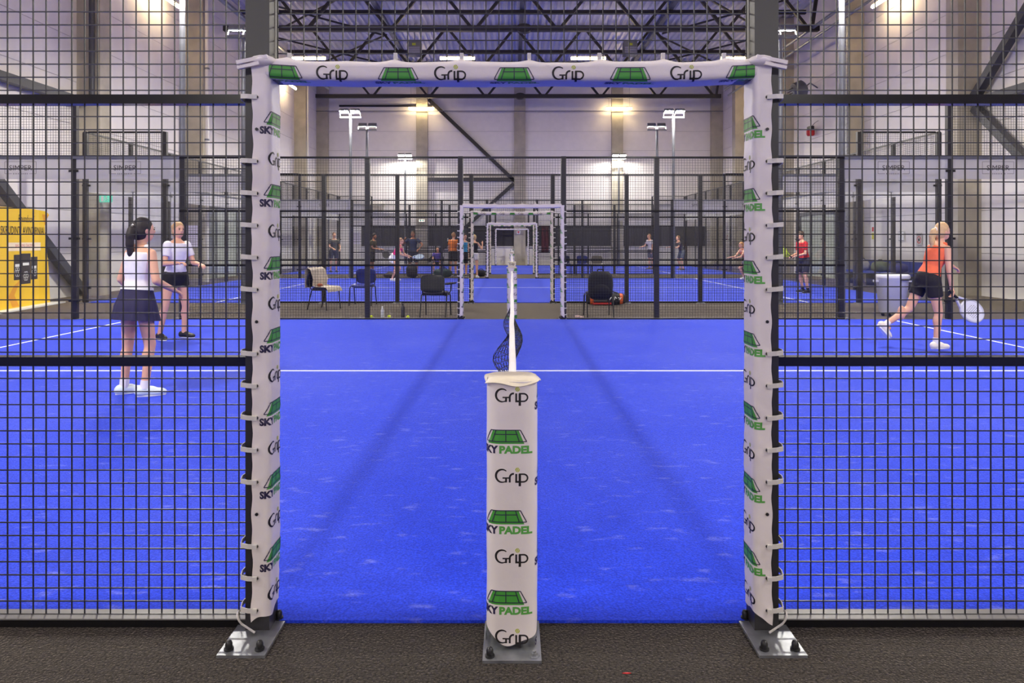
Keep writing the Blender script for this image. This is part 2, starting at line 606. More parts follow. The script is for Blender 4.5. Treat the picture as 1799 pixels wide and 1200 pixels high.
# concrete columns
def column(nm, x0, x1, y0, y1):
    o = link('concrete_column', MB().box((x0, y0, 0), (x1, y1, ZR - 0.05)).mesh('concrete_column', CONC))
    return o
for y, pl in zip(COLY[2:], ('beyond the display', 'with the exit sign', 'with the white rain pipe', 'after the glazed door', 'with the thin white pipe')):
    a = tag(column('l', XL, XL + 0.62, y - 0.02, y + 0.48), 'concrete column of the exit sign wall, ' + pl, 'column', 'columns along the exit sign wall')
    b = tag(column('r', XR - 0.62, XR, y - 0.02, y + 0.48), 'concrete column of the bench wall, ' + {12: 'where the steel brace ends low', 18: 'where the steel braces meet', 24: 'with the shiny rain pipe', 30: 'beside the fan heater', 36: 'last before the end wall'}[int(y)], 'column', 'columns along the bench wall')
for x, pl in ((XL + 0.34, 'in the exit sign wall corner'), (-5.3, 'with the lit exit light'), (0.46, 'behind the doorways'), (6.2, 'with the batten light and no brace'), (XR - 0.34, 'in the bench wall corner')):
    tag(column('b', x - 0.33, x + 0.33, YB - 0.3, YB), 'concrete column of the far end wall, ' + pl, 'column', 'columns on the far end wall')

# roof trusses
def truss(y, label):
    t = thing('roof_truss', label, 'roof truss', (0.35, y, 9.3), 0, 'steel roof trusses')
    hl = 11.15
    link('bottom_chord', cached('bch', lambda: MB().box((-hl, -0.1, 0), (hl, 0.1, 0.2)).mesh('bottom_chord', TRUSS)), t)
    link('top_chord', cached('tch', lambda: MB().box((-hl - 0.3, -0.1, 1.78), (hl + 0.3, 0.1, 1.97)).mesh('top_chord', TRUSS)), t)
    p = 3.15
    for i in range(-4, 4):
        x0 = i * p + p / 2 - 0.2
        if abs(x0) > hl:
            continue
        for sg in (-1, 1):
            x1 = max(-hl, min(hl, x0 + sg * (p / 2 - 0.08)))
            link('diagonal', cached(('dg', round(x0 - x1, 3), sg), lambda: MB().bar((0.07 * sg, 0, 0.1), (x1 - x0, 0, 1.88), 0.11, 0.11, up=(0, 1, 0)).mesh('diagonal', TRUSS)), t, (x0, 0, 0))
    sp = link('splice_plate', cached('spl', lambda: MB().lathe([(0.30, -0.13), (0.30, 0.13)], 20, sy=0.55).mesh('splice_plate', TRUSS)), t, (0.1, 0, 0.1))
    sp.rotation_euler = (PI / 2, 0, 0)
    return t
truss(25.6, 'dark steel roof truss above the court with the crouching woman in pink')
truss(31.4, 'dark steel roof truss between the two others, over the rearmost court')
truss(37.6, 'dark steel roof truss just before the far end wall')
for x, pl in ((-5.65, 'nearest the exit sign wall'), (0.42, 'in the middle of the roof'), (6.65, 'nearest the bench wall')):
    o = link('roof_tie_beam', MB().box((-0.09, 12, 0), (0.09, YB - 0.02, 0.16)).mesh('roof_tie_beam', GALVD), None, (x, 0, 11.12))
    tag(o, 'long grey steel tie beam under the roof deck ' + pl, 'beam', 'beams tying the roof trusses')
for y, pl in ((28.6, 'dark steel purlin in the truss bay over the row of three chairs'), (34.6, 'dark steel purlin in the truss bay next to the end wall')):
    o = link('roof_purlin', MB().box((XL + 0.1, -0.07, 0), (XR - 0.1, 0.07, 0.16)).mesh('roof_purlin', TRUSS), None, (0, y, 10.94))
    tag(o, pl, 'beam', 'dark purlins between trusses')
for y0, y1 in ((25.7, 31.3), (31.5, 37.5)):
    for xa, xb in ((-11.0, -5.8), (6.9, 11.9)):
        for q in (0, 1):
            m = MB().tube([(xa, y0 if q else y1, 10.95 - 0.1 * q), (xb, y1 if q else y0, 10.95 - 0.1 * q)], 0.045, 8)
            tag(link('roof_brace', m.mesh('roof_brace', TRUSS, True)), 'thin dark roof brace crossing the ' + ('exit sign' if xa < 0 else 'bench') + ' side bay ' + ('over the row of three chairs' if y0 < 30 else 'next to the end wall'), 'brace', 'crossed roof braces')

# wall bracing
def brace(name, label, members, mt, sz=0.18):
    t = thing(name, label, 'brace')
    for p, q in members:
        link('member', MB().bar(p, q, sz, sz).mesh('member', mt), t)
    return t
brace('wall_brace', 'dark steel chevron brace on the far end wall', [((-4.9, 40.2, 9.75), (0.15, 40.2, 4.95)), ((-4.95, 40.2, 5.05), (0.1, 40.2, 5.05)), ((0.1, 40.2, 4.8), (-4.9, 40.2, 0.25))], TRUSS, 0.2)
brace('wall_brace', 'grey steel brace on the long wall behind the yellow display', [((-11.3, 12.6, 5.1), (-11.3, 17.95, 5.1)), ((-11.3, 17.95, 0.12), (-11.3, 12.6, 4.9)), ((-11.3, 12.6, 5.3), (-11.3, 17.9, 9.9))], BRACE, 0.2)
brace('wall_brace', 'grey steel brace on the long wall behind the woman in orange', [((12.18, 17.95, 5.1), (12.18, 12.6, 5.1)), ((12.18, 17.95, 5.25), (12.18, 12.6, 10.2)), ((12.18, 17.95, 4.95), (12.18, 12.6, 0.15))], BRACE, 0.2)

# pipes, conduits
def pipe(name, label, pts, r, m, brackets=None):
    t = thing(name, label, 'pipe')
    link('pipe_run', MB().tube(pts, r, 12).mesh('pipe_run', m, True), t)
    for b in (brackets or []):
        link('bracket', cached(('brk', round(r, 3)), lambda: MB().lathe([(r + 0.012, -0.03), (r + 0.012, 0.03)], 12).mesh('bracket', GALVD)), t, b)
    return t
WPIPE = mat('white_plastic_pipe', (215, 210, 200), 0.35)
pipe('rain_pipe', 'white plastic rain pipe on a concrete column of the exit sign wall', [(-10.72, 24.0, 0), (-10.72, 24.0, 10.9)], 0.07, WPIPE, [(-10.72, 24.0, z) for z in (2.5, 5, 7.5)])
pipe('rain_pipe', 'shiny galvanised rain pipe on a column of the bench wall', [(11.72, 23.95, 0), (11.72, 23.95, 10.6)], 0.09, GALV, [(11.72, 23.95, z) for z in (4.4, 6.4)])
pipe('rain_pipe', 'thin white pipe on the column nearest the corner of the end wall', [(-10.75, 35.95, 0), (-10.75, 35.95, 9.6)], 0.05, WPIPE, [(-10.75, 35.95, 4)])
pipe('rain_pipe', 'dark pipe on the concrete column beside the exit sign', [(-11.05, 17.95, 5.2), (-11.05, 17.95, 10.9)], 0.07, BRACE)
pipe('service_pipe', 'upper grey service pipe under the roof along the bench wall', [(11.25, 13, 9.42), (11.25, 36, 9.42)], 0.06, GALV)
pipe('service_pipe', 'lower grey service pipe under the roof along the bench wall', [(11.4, 13, 9.1), (11.4, 36, 9.1)], 0.05, GALV)
pipe('service_pipe', 'grey service pipe under the roof along the exit sign wall', [(-9.7, 13, 9.5), (-9.7, 36, 9.5)], 0.09, GALV)
pipe('cable_conduit', 'thin grey conduit running across the far end wall', [(XL + 0.02, 40.02, 9.04), (XR - 0.02, 40.02, 9.04)], 0.022, GALVD)
pipe('cable_conduit', 'dark bar fixed high on the far end wall beside a column', [(-10.2, 40.3, 9.4), (-4.7, 40.3, 9.4)], 0.06, TRUSS)

# ceiling battens
def batten(x, y, z, along, label, L=1.5):
    t = thing('batten_light', label, 'light', (x, y, z), 0 if along == 'x' else PI / 2, 'ceiling batten lights')
    link('housing', cached('bth', lambda: MB().box((-L / 2, -0.03, 0.05), (L / 2, 0.03, 0.10)).mesh('housing', WPIPE)), t)
    link('tube', cached('btt', lambda: MB().tube([(-L / 2 + 0.02, 0, 0), (L / 2 - 0.02, 0, 0)], 0.055, 8).mesh('tube', TUBEM, True)), t)
    hg = ZR - z
    for s in (-1, 1):
        link('hanger', cached(('bthg', round(hg, 2)), lambda: MB().tube([(0, 0, 0.11), (0, 0, hg)], 0.006, 4).mesh('hanger', GALVD)), t, (s * L * 0.4, 0, 0))
    return t
for y, nm in ((29.0, 'before the rearmost court'), (17.0, 'above the man in red'), (5.0, 'above the woman in navy skirt'), (-7.0, 'above the court behind the doorway')):
    for x, pl in ((-8.66, 'first from the exit sign wall'), (-2.32, 'second from the exit sign wall'), (3.24, 'second from the bench wall'), (9.6, 'first from the bench wall')):
        batten(x, y, 9.19, 'x', 'batten light ' + nm + ', ' + pl)
for x, pl in ((-5.3, 'above the chevron brace'), (6.26, 'beside the two bare bays')):
    batten(x, 39.85, 9.16, 'x', 'warm batten light at the top of the end wall column ' + pl)
for y, pl in ((34.0, 'by the rearmost court'), (21.8, 'by the court of the man in red'), (9.8, 'by the court of the woman in navy skirt')):
    batten(-11.0, y, 9.17, 'y', 'batten light washing the exit sign wall ' + pl)
    batten(11.9, y, 9.17, 'y', 'batten light washing the bench wall ' + pl)

# ------------------------------------------------------------------ courts
Y0S = [2.62, 16.0, 29.4]
for k, y0 in enumerate(Y0S + [-10.8]):
    lab = ['blue artificial turf of the court by the doorway', 'blue turf of the court where the man in red plays', 'blue turf of the rearmost court', 'blue turf of the court behind the doorway'][k]
    t = struct(link('court_turf', cached('turf', lambda: MB().box((-10, 0, 0), (10, 10, 0.012)).mesh('court_turf', TURF)), None, (0, y0, 0)))
    t['label'] = lab
    lx = cached('linex', lambda: MB().box((-7.2, -0.025, 0), (7.2, 0.025, 0.0015)).mesh('court_line', LINE))
    ly = cached('liney', lambda: MB().box((-0.025, 0.03, 0), (0.025, 9.97, 0.0015)).mesh('court_line', LINE))
    link('court_line', lx, t, (0, 5.0, 0.012))
    for s in (-1, 1):
        link('court_line', ly, t, (6.95 * s, 0, 0.0122))

def wires(x0, x1, z0, z1, st=0.05, r=0.0020):
    mb = MB()
    n = int(round((x1 - x0) / st))
    for i in range(n + 1):
        x = x0 + (x1 - x0) * i / n
        mb.add([(x - r, -r + 0.004, z0), (x + r, -r + 0.004, z0), (x + r, r + 0.004, z0), (x - r, r + 0.004, z0), (x - r, -r + 0.004, z1), (x + r, -r + 0.004, z1), (x + r, r + 0.004, z1), (x - r, r + 0.004, z1)], [(0, 1, 5, 4), (1, 2, 6, 5), (2, 3, 7, 6), (3, 0, 4, 7)])
    n = int(round((z1 - z0) / st))
    for i in range(n + 1):
        z = z0 + (z1 - z0) * i / n
        mb.add([(x0, -r, z - r), (x0, -r, z + r), (x0, r, z + r), (x0, r, z - r), (x1, -r, z - r), (x1, -r, z + r), (x1, r, z + r), (x1, r, z - r)], [(0, 4, 5, 1), (1, 5, 6, 2), (2, 6, 7, 3), (3, 7, 4, 0)])
    return mb.mesh('wire_mesh', WIRE)

def frost_mat():
    m = bpy.data.materials.new('frosted_white_film')
    m.use_nodes = True
    nt = m.node_tree
    for n in list(nt.nodes):
        nt.nodes.remove(n)
    out = nt.nodes.new('ShaderNodeOutputMaterial')
    df = nt.nodes.new('ShaderNodeBsdfDiffuse'); df.inputs[0].default_value = (0.72, 0.70, 0.68, 1)
    tl = nt.nodes.new('ShaderNodeBsdfTranslucent'); tl.inputs[0].default_value = (0.8, 0.78, 0.76, 1)
    m1 = nt.nodes.new('ShaderNodeMixShader'); m1.inputs[0].default_value = 0.45
    tr = nt.nodes.new('ShaderNodeBsdfTransparent')
    m2 = nt.nodes.new('ShaderNodeMixShader'); m2.inputs[0].default_value = 0.55
    nt.links.new(df.outputs[0], m1.inputs[1]); nt.links.new(tl.outputs[0], m1.inputs[2])
    nt.links.new(tr.outputs[0], m2.inputs[1]); nt.links.new(m1.outputs[0], m2.inputs[2])
    nt.links.new(m2.outputs[0], out.inputs[0])
    return m
FROST = frost_mat()
def decal_mesh():
    mb = MB()
    vs, fs = text2d('SIMPER', 0.155, 0.0)
    wd = max(v[0] for v in vs) - min(v[0] for v in vs)
    k = 0.42 / wd
    mb.add([(x * k, 0, y * k) for x, y in vs], fs)
    def ln(p, q, wdt=0.006):
        v, f = stroke([p, q], wdt)
        mb.add([(a, 0, b) for a, b in v], f)
    ln((-0.29, -0.06), (-0.29, 0.16)); ln((0.29, -0.06), (0.29, 0.16)); ln((-0.29, 0.16), (0.29, 0.16))
    ln((-0.29, -0.06), (-0.16, -0.06)); ln((0.16, -0.06), (0.29, -0.06))
    for i in range(9):      # the tiny second line is too small to read in the photograph: short ticks
        x = -0.13 + i * 0.032
        ln((x, -0.075), (x, -0.048), 0.009)
    return mb.mesh('printed_sign', mat('decal_ink', (44, 40, 40), 0.6))

POST = lambda h, wd=0.08: cached(('post', h, wd), lambda: MB().box((-wd / 2, -wd / 2, 0), (wd / 2, wd / 2, h)).mesh('post', STEEL))
def clamp_mesh():
    return cached('clamp', lambda: MB().box((-0.09, -0.03, -0.02), (0.09, 0.03, 0.02)).mesh('glass_clamp', RUBBER))
def base_mesh():
    return cached('fbase', lambda: MB().box((-0.09, -0.11, 0), (0.09, 0.11, 0.012)).mesh('base_plate', GALV))

def glass_panel(parent, x0, x1, decal, y=0.0):
    g = link('glass_panel', cached(('gl', round(x1 - x0, 3)), lambda: MB().box((0.01, -0.006, 0.03), (x1 - x0 - 0.01, 0.006, 2.97)).mesh('glass_panel', GLASS)), parent, (x0, y, 0))
    link('frosted_band', cached(('fb', round(x1 - x0, 3)), lambda: MB().box((0.01, -0.0075, 2.60), (x1 - x0 - 0.01, 0.0075, 2.97)).mesh('frosted_band', FROST)), g)
    if decal is not None:
        d = link('printed_sign', cached('decal', decal_mesh), g, ((x1 - x0) / 2 - 0.05, decal * 0.0095, 2.76))
        if decal > 0:
            d.rotation_euler = (0, 0, PI)
    return g

def fence_half(y, out, sx, label):
    """run of side fence from the doorway to the corner; out = -1 when the outside is towards -y. Local frame: x from the doorway outwards"""
    t = thing('mesh_fence', label, 'fence', (0, y, 0), 0, 'mesh and glass side fences of the courts')
    for x, h in ((2.68, 3.0), (4.4, 3.0), (6.1, 3.0), (8.1, 4.0), (9.96, 4.0)):
        p = link('post', POST(h, 0.085), t, (sx * x, 0.045 * out, 0))
        link('base_plate', base_mesh(), p, (0, 0, 0))
        if h > 3:
            for z in (0.35, 1.5, 2.75):
                link('glass_clamp', clamp_mesh(), p, (0, -0.03 * out, z))
    edges = [1.0, 2.68, 4.4, 6.1]
    for i in range(3):
        a, b = edges[i], edges[i + 1]
        if sx < 0:
            a, b = -b, -a
        link('wire_mesh', cached(('wm', round(b - a, 3)), lambda: wires(0, b - a, 0.035, 3.0)), t, (a, 0, 0))['kind'] = 'stuff'
    a, b = (1.0, 6.14) if sx > 0 else (-6.14, -1.0)
    link('rail_lit_top', cached('raillittop', lambda: MB().box((0, -0.033, 0.030), (5.14, 0.036, 0.035)).mesh('rail_lit_top', RAILLIT)), t, (a, 0, 0))  # pale strip: the lit top face of the bottom rail, put into the colour
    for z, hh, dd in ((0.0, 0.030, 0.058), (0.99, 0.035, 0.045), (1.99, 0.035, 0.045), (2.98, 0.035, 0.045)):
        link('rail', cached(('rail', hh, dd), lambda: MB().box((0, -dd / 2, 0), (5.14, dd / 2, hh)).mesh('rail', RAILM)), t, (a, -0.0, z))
    for a, b in ((6.14, 8.06), (8.14, 9.92)):
        if sx < 0:
            a, b = -b, -a
        glass_panel(t, a, b, -1 if out > 0 else 1, 0)
    a, b = (6.14, 9.92) if sx > 0 else (-9.92, -6.14)
    link('top_rail', cached('trail', lambda: MB().box((0, -0.03, 2.97), (3.78, 0.03, 3.02)).mesh('top_rail', GALVD)), t, (a, 0, 0))
    a, b = (8.14, 9.92) if sx > 0 else (-9.92, -8.14)
    stuff(link('wire_mesh', cached(('wmt', round(b - a, 3)), lambda: wires(0, b - a, 3.02, 4.0)), t, (a, 0, 0)))
    link('top_rail', cached('trail2', lambda: MB().box((0, -0.025, 3.98), (1.78, 0.025, 4.02)).mesh('top_rail', STEEL)), t, (a, 0, 0))
    return t

RAILLIT = mat('rail_lit_top_grey', (128, 126, 124), 0.5, 0.3, 0.2, 9)  # paler than the rail paint to show its top face as lit

def end_wall(y0, sx, label):
    t = thing('glass_end_wall', label, 'glass wall', (sx * 10.0, y0, 0), PI / 2, 'glass end walls of the courts')
    for i in range(6):
        p = link('post', POST(4.0, 0.085), t, (i * 2.0 if 0 < i < 5 else (0.08 if i == 0 else 9.92), -0.05 * sx, 0))
        link('base_plate', base_mesh(), p, (0, 0, 0))
        for z in (0.35, 1.5, 2.75):
            link('glass_clamp', clamp_mesh(), p, (0, 0.03 * sx, z))
    for i in range(5):
        glass_panel(t, i * 2.0 + 0.02, i * 2.0 + 1.98, None, 0)
        stuff(link('wire_mesh', cached('wme', lambda: wires(0, 1.96, 3.02, 4.0)), t, (i * 2.0 + 0.02, 0, 0)))
    link('top_rail', cached('erl', lambda: MB().box((0, -0.03, 2.97), (10, 0.03, 3.02)).mesh('top_rail', GALVD)), t)
    link('top_rail', cached('erl2', lambda: MB().box((0, -0.02, 3.98), (10, 0.02, 4.02)).mesh('top_rail', STEEL)), t)
    return t

# ---- doorway frame with printed vinyl padding
TIEZ = [0.10 + 0.1187 * i for i in range(17)]
SKIP = (3, 9, 15)
WX0, WX1, WY0, WY1, WR = -0.966, -0.898, -0.092, 0.035, 0.022
def u_path():
    pts = [(WX0, WY0)]
    n = 6
    for i in range(n + 1):
        a = -PI / 2 + PI / 2 * i / n
        pts.append((WX1 - WR + WR * math.cos(a), WY0 + WR + WR * math.sin(a)))
    for i in range(n + 1):
        a = PI / 2 * i / n
        pts.append((WX1 - WR + WR * math.cos(a), WY1 - WR + WR * math.sin(a)))
    pts.append((WX0, WY1))
    return pts
UP = u_path()
UL = [0]
for i in range(1, len(UP)):
    UL.append(UL[-1] + math.hypot(UP[i][0] - UP[i - 1][0], UP[i][1] - UP[i - 1][1]))
UT = UL[-1]
def upt(u):
    u = max(0, min(UT, u))
    for i in range(1, len(UL)):
        if u <= UL[i]:
            break
    k = (u - UL[i - 1]) / (UL[i] - UL[i - 1])
    a, b = UP[i - 1], UP[i]
    dx, dy = b[0] - a[0], b[1] - a[1]
    l = math.hypot(dx, dy)
    return a[0] + dx * k, a[1] + dy * k, dy / l, -dx / l
def crease(e, v, seed):
    """e = distance from the tied edge, v = height"""
    d = 0.0022 * mnoise.noise(Vector((e * 14 + seed, v * 7, seed)))
    ph = (v - 0.10) / 0.1187
    fr = ph - math.floor(ph + 0.5)
    it = int(math.floor(ph + 0.5))
    if 0 <= it < 17 and it not in SKIP:
        d -= 0.006 * math.exp(-(fr / 0.16) ** 2) * math.exp(-e / 0.03)
        d += 0.0035 * math.exp(-((abs(fr) - e * 3.2) / 0.09) ** 2) * math.exp(-e / 0.07)
    d += 0.003 * math.sin(v * 23 + seed * 3) * math.exp(-e / 0.05)
    return d
def door_P(sg, seed):
    def P(u, v, h):
        uu = u if sg < 0 else UT - u
        e = min(uu, UT - uu)
        x, y, nx, ny = upt(uu)
        # scalloped tied edge
        ph = (v - 0.10) / 0.1187
        pull = 0.0022 * math.cos(2 * PI * ph) - 0.004 + 0.009 * mnoise.noise(Vector((v * 3, seed, 2.0)))
        if e < 0.045:
            x -= pull * (1 - e / 0.045)
        # the foot of the cover sags and flares
        low = max(0.0, 0.25 - v) / 0.25
        x -= 0.006 * low
        d = crease(e, v, seed) + h - 0.004 * low * math.sin(u * 40 + seed)
        x += nx * d; y += ny * d
        return (x if sg < 0 else -x, y, v)
    return P

def door_cover(sg, seed):
    P = door_P(sg, seed)
    mb = MB()
    Z0, Z1 = 0.055, 2.115
    def fn(a, b):
        z0 = Z0 + 0.035 * (1 - abs(2 * a - 1)) + 0.012 * math.sin(a * 11)
        x, y, z = P(a * UT, z0 + (Z1 - z0) * b, 0)
        return (x, y, z)
    mb.grid(fn, 34, 150, flip=False)
    me = mb.mesh('padded_cover', VINYL, True, thick=-0.0015)
    return me
def door_prints(sg, seed):
    P = door_P(sg, seed)
    items = []
    mid = UT / 2
    g = grip_print(0.118); s = sky_print(1.0)
    z = 0.145 if sg < 0 else 0.13
    i = 0
    while z < 2.02:
        items.append((g, mid + (0.0 if sg < 0 else 0.0), z))
        if z + 0.135 < 2.1:
            items.append((s, mid, z + 0.135))
        z += 0.2705
    return print_mesh('printed_marks', items, P, 0.008, ulim=(0.004, UT - 0.004), cutv=0.012)

BZ0, BZ1, BY0, BY1 = 2.062, 2.134, -0.09, 0.03
def beam_path():
    pts = [(BY0 + 0.02, BZ1 + 0.004), (BY0, BZ1 - 0.01)]
    r = 0.016
    for i in range(5):
        a = PI + PI / 2 * i / 4
        pts.append((BY0 + r + r * math.cos(a), BZ0 + r + r * math.sin(a)))
    for i in range(5):
        a = -PI / 2 + PI / 2 * i / 4
        pts.append((BY1 - r + r * math.cos(a), BZ0 + r + r * math.sin(a)))
    pts += [(BY1, BZ1 - 0.01), (BY1 - 0.02, BZ1 + 0.004)]
    return pts
BP = beam_path()
BL = [0]
for i in range(1, len(BP)):
    BL.append(BL[-1] + math.hypot(BP[i][0] - BP[i - 1][0], BP[i][1] - BP[i - 1][1]))
BT = BL[-1]
BTX = [-0.84, -0.44, -0.19, 0.065, 0.33, 0.57, 0.80]
def beam_P(u, v, h):
    w_ = max(0, min(BT, -v))
    for i in range(1, len(BL)):
        if w_ <= BL[i]:
            break
    k = (w_ - BL[i - 1]) / (BL[i] - BL[i - 1])
    a, b = BP[i - 1], BP[i]
    dy, dz = b[0] - a[0], b[1] - a[1]
    l = math.hypot(dy, dz)
    ny, nz = dz / l, -dy / l
    e = min(w_, BT - w_)
    d = 0.0022 * mnoise.noise(Vector((u * 9, e * 12, 4.0))) + 0.003 * mnoise.noise(Vector((u * 3.1, e * 5, 9.0)))
    lift = 0
    for x in BTX:
        q = u - x
        lift = max(lift, math.exp(-(q / 0.035) ** 2))
        d += 0.002 * math.exp(-((abs(q) - e * 0.9) / 0.012) ** 2) * math.exp(-e / 0.05)
    ee = max(0, 1 - e / 0.04)
    edge = abs(u) / 0.9
    zoff = 0.012 * (edge ** 6)
    y = a[0] + dy * k; z = a[1] + dz * k
    z += (0.008 * lift - 0.004 + 0.005 * mnoise.noise(Vector((u * 4, 1, 1)))) * ee + zoff
    if ny == 0 and nz == 0:
        ny = -1
    return (u, y + (ny * (d + h)) * (1), z + nz * (d + h))
def beam_cover():
    mb = MB()
    mb.grid(lambda a, b: beam_P(-0.915 + 1.83 * a, -b * BT, 0), 150, 30, flip=True)
    return mb.mesh('beam_cover', VINYL, True, thick=-0.0015)
def beam_prints():
    items = []
    g = grip_print(0.118); s = sky_print(1.0, 0.0)
    for i in range(5):
        items.append((s, -0.86 + 0.43 * i + 0.008, -0.085))
    for i in range(4):
        items.append((g, -0.665 + 0.437 * i, -0.066))
    return print_mesh('printed_marks', items, beam_P, ulim=(-0.9, 0.9), cutv=0.005)

def tie_mesh():
    """nylon tie looping from the cover eyelet round the outside of the post (left post)"""
    pts = [(-0.948, -0.098, 0), (-0.975, -0.100, 0.002), (-1.002, -0.092, 0.004), (-1.012, -0.055, 0.003), (-1.012, -0.01, 0), (-1.004, 0.03, -0.002), (-0.98, 0.043, -0.003), (-0.95, 0.04, 0)]
    mb = MB()
    P = [Vector(p) for p in pts]
    vs = []
    hw = 0.0085
    for p in P:
        vs += [p + Vector((0, 0, -hw)), p + Vector((0, 0, hw))]
    mb.add(vs, [(2 * i, 2 * i + 2, 2 * i + 3, 2 * i + 1) for i in range(len(P) - 1)])
    mb.box((-0.958, -0.106, -0.008), (-0.942, -0.094, 0.008))
    return mb.mesh('cable_tie', TIE, False, thick=0.003)
def loose_tie():
    pts = [(-0.95 + 0.0, -0.098, 0.0)] + [(-1.0 - 0.018 * math.sin(t), -0.03 + 0.075 * math.cos(t + 2.6), 0.03 + 0.04 * math.sin(t * 1.3)) for t in [0.3 * i for i in range(12)]]
    return MB().tube(pts, 0.004, 6).mesh('cable_tie', TIE, True)
def eyelet_mesh():
    return MB().lathe([(0.006, -0.002), (0.006, 0.002)], 8).mesh('eyelet', RUBBER)
def bolt_mesh():
    return MB().lathe([(0.017, 0), (0.017, 0.006), (0.0125, 0.007), (0.0125, 0.022), (0.009, 0.030), (0.004, 0.033)], 12).mesh('bolt_cap', RUBBER, True)
def hex_mesh():
    return MB().lathe([(0.018, 0), (0.018, 0.004), (0.011, 0.004), (0.011, 0.013), (0.006, 0.013), (0.006, 0.02)], 6).mesh('bolt', GALV)

def doorway(y, rz, label, big):
    t = thing('court_doorway', label, 'doorway frame', (0, y, 0), rz, 'padded doorway frames of the courts')
    for sg in (-1, 1):
        p = link('post', cached('dpost', lambda: MB().box((-0.045, -0.045, 0), (0.045, 0.045, 3.02)).mesh('post', STEEL)), t, (sg * 0.953, -0.02, 0))
        c = link('padded_cover', cached(('dcov', sg), lambda: door_cover(sg, 3.0 + sg)), t)
        c['label'] = 'white vinyl padding printed with black and green logos'
        link('printed_marks', cached(('dprt', sg), lambda: door_prints(sg, 3.0 + sg)), c)
        for i, z in enumerate(TIEZ):
            if i not in SKIP:
                tm = cached('tie', tie_mesh)
                o = link('cable_tie', tm, t, (0, 0, z))
                if sg > 0:
                    o.scale = (-1, 1, 1)
            e = link('eyelet', cached('eye', eyelet_mesh), c, (sg * 0.944, -0.0965, z))
            e.rotation_euler = (PI / 2, 0, 0)
        if big:
            o = link('cable_tie', cached('ltie', loose_tie), t, (0, 0, 0.02))
            if sg > 0:
                o.scale = (-1, 1, 1)
        bpl = link('base_plate', cached('dbp', lambda: MB().box((-0.085, -0.135, 0), (0.085, 0.135, 0.01)).mesh('base_plate', GALV)), t, (sg * 0.955, -0.085, 0))
        for bx, by in ((-0.055, -0.1), (0.055, -0.1), (-0.055, 0.1), (0.055, 0.1)):
            link('bolt_cap', cached('bolt', bolt_mesh), bpl, (bx, by, 0.01))
    link('crossbeam', cached('dbeam', lambda: MB().box((-0.908, -0.06, 2.07), (0.908, 0.02, 2.13)).mesh('crossbeam', STEEL)), t)
    bc = link('beam_cover', cached('bcov', beam_cover), t)
    link('printed_marks', cached('bprt', beam_prints), bc)
    for x in BTX:
        o = link('cable_tie', cached('btie', lambda: MB().bar((0, -0.075, 0), (0, -0.04, 0.03), 0.012, 0.004).bar((0, -0.04, 0.03), (0, 0.0, 0.012), 0.012, 0.004).box((-0.007, -0.048, 0.022), (0.007, -0.036, 0.048)).mesh('cable_tie', TIE)), t, (x, 0, 2.128))
    # knotted corner wraps
    for sg in (-1, 1):
        o = link('corner_knot', cached('knot', lambda: MB().bar((-1.015, -0.10, 2.125), (-0.90, -0.105, 2.146), 0.016, 0.014).bar((-1.012, -0.10, 2.106), (-0.93, -0.105, 2.122), 0.014, 0.012).ell((-0.925, -0.085, 2.135), (0.05, 0.03, 0.022)).mesh('corner_knot', VINYL, True)), t)
        if sg > 0:
            o.scale = (-1, 1, 1)
    stuff(link('wire_mesh', cached('dwm', lambda: wires(-0.9, 0.9, 2.135, 3.0)), t))
    link('rail', cached('drail', lambda: MB().box((-0.908, -0.0225, 2.98), (0.908, 0.0225, 3.015)).mesh('rail', STEEL)), t)
    return t

# ---- net post with printed sleeve
NW, ND, NH = 0.0905, 0.085, 0.965
def np_pt(u):
    """rounded box perimeter by angle; u = arc distance from the middle of the face towards -y"""
    per = 0.62
    t = u / per * 2 * PI
    n = 4.2
    c, s = math.sin(t), -math.cos(t)
    k = (abs(c) ** n + abs(s) ** n) ** (-1 / n)
    return c * k, s * k
NPT = []
_acc = 0
_prev = None
for _i in range(721):
    _t = -PI + 2 * PI * _i / 720
    c_, s_ = math.sin(_t), -math.cos(_t)
    k_ = (abs(c_) ** 4.2 + abs(s_) ** 4.2) ** (-1 / 4.2)
    p_ = (c_ * k_ * NW, s_ * k_ * ND)
    if _prev:
        _acc += math.hypot(p_[0] - _prev[0], p_[1] - _prev[1])
    NPT.append((_acc, p_)); _prev = p_
NPER = _acc
def net_P(u, v, h):
    q = (u + NPER / 2) % NPER
    lo, hi = 0, 720
    while hi - lo > 1:
        m = (lo + hi) // 2
        if NPT[m][0] <= q:
            lo = m
        else:
            hi = m
    a, b = NPT[lo], NPT[hi]
    k = (q - a[0]) / max(1e-9, b[0] - a[0])
    x = a[1][0] + (b[1][0] - a[1][0]) * k; y = a[1][1] + (b[1][1] - a[1][1]) * k
    dx, dy = b[1][0] - a[1][0], b[1][1] - a[1][1]
    l = math.hypot(dx, dy)
    nx, ny = dy / l, -dx / l
    d = h + 0.0016 * mnoise.noise(Vector((u * 6, v * 9, 2)))
    if v < 0.12:
        d += 0.004 * math.sin(u * 34) * (0.12 - v) / 0.12
    return (x + nx * d, y + ny * d, v)
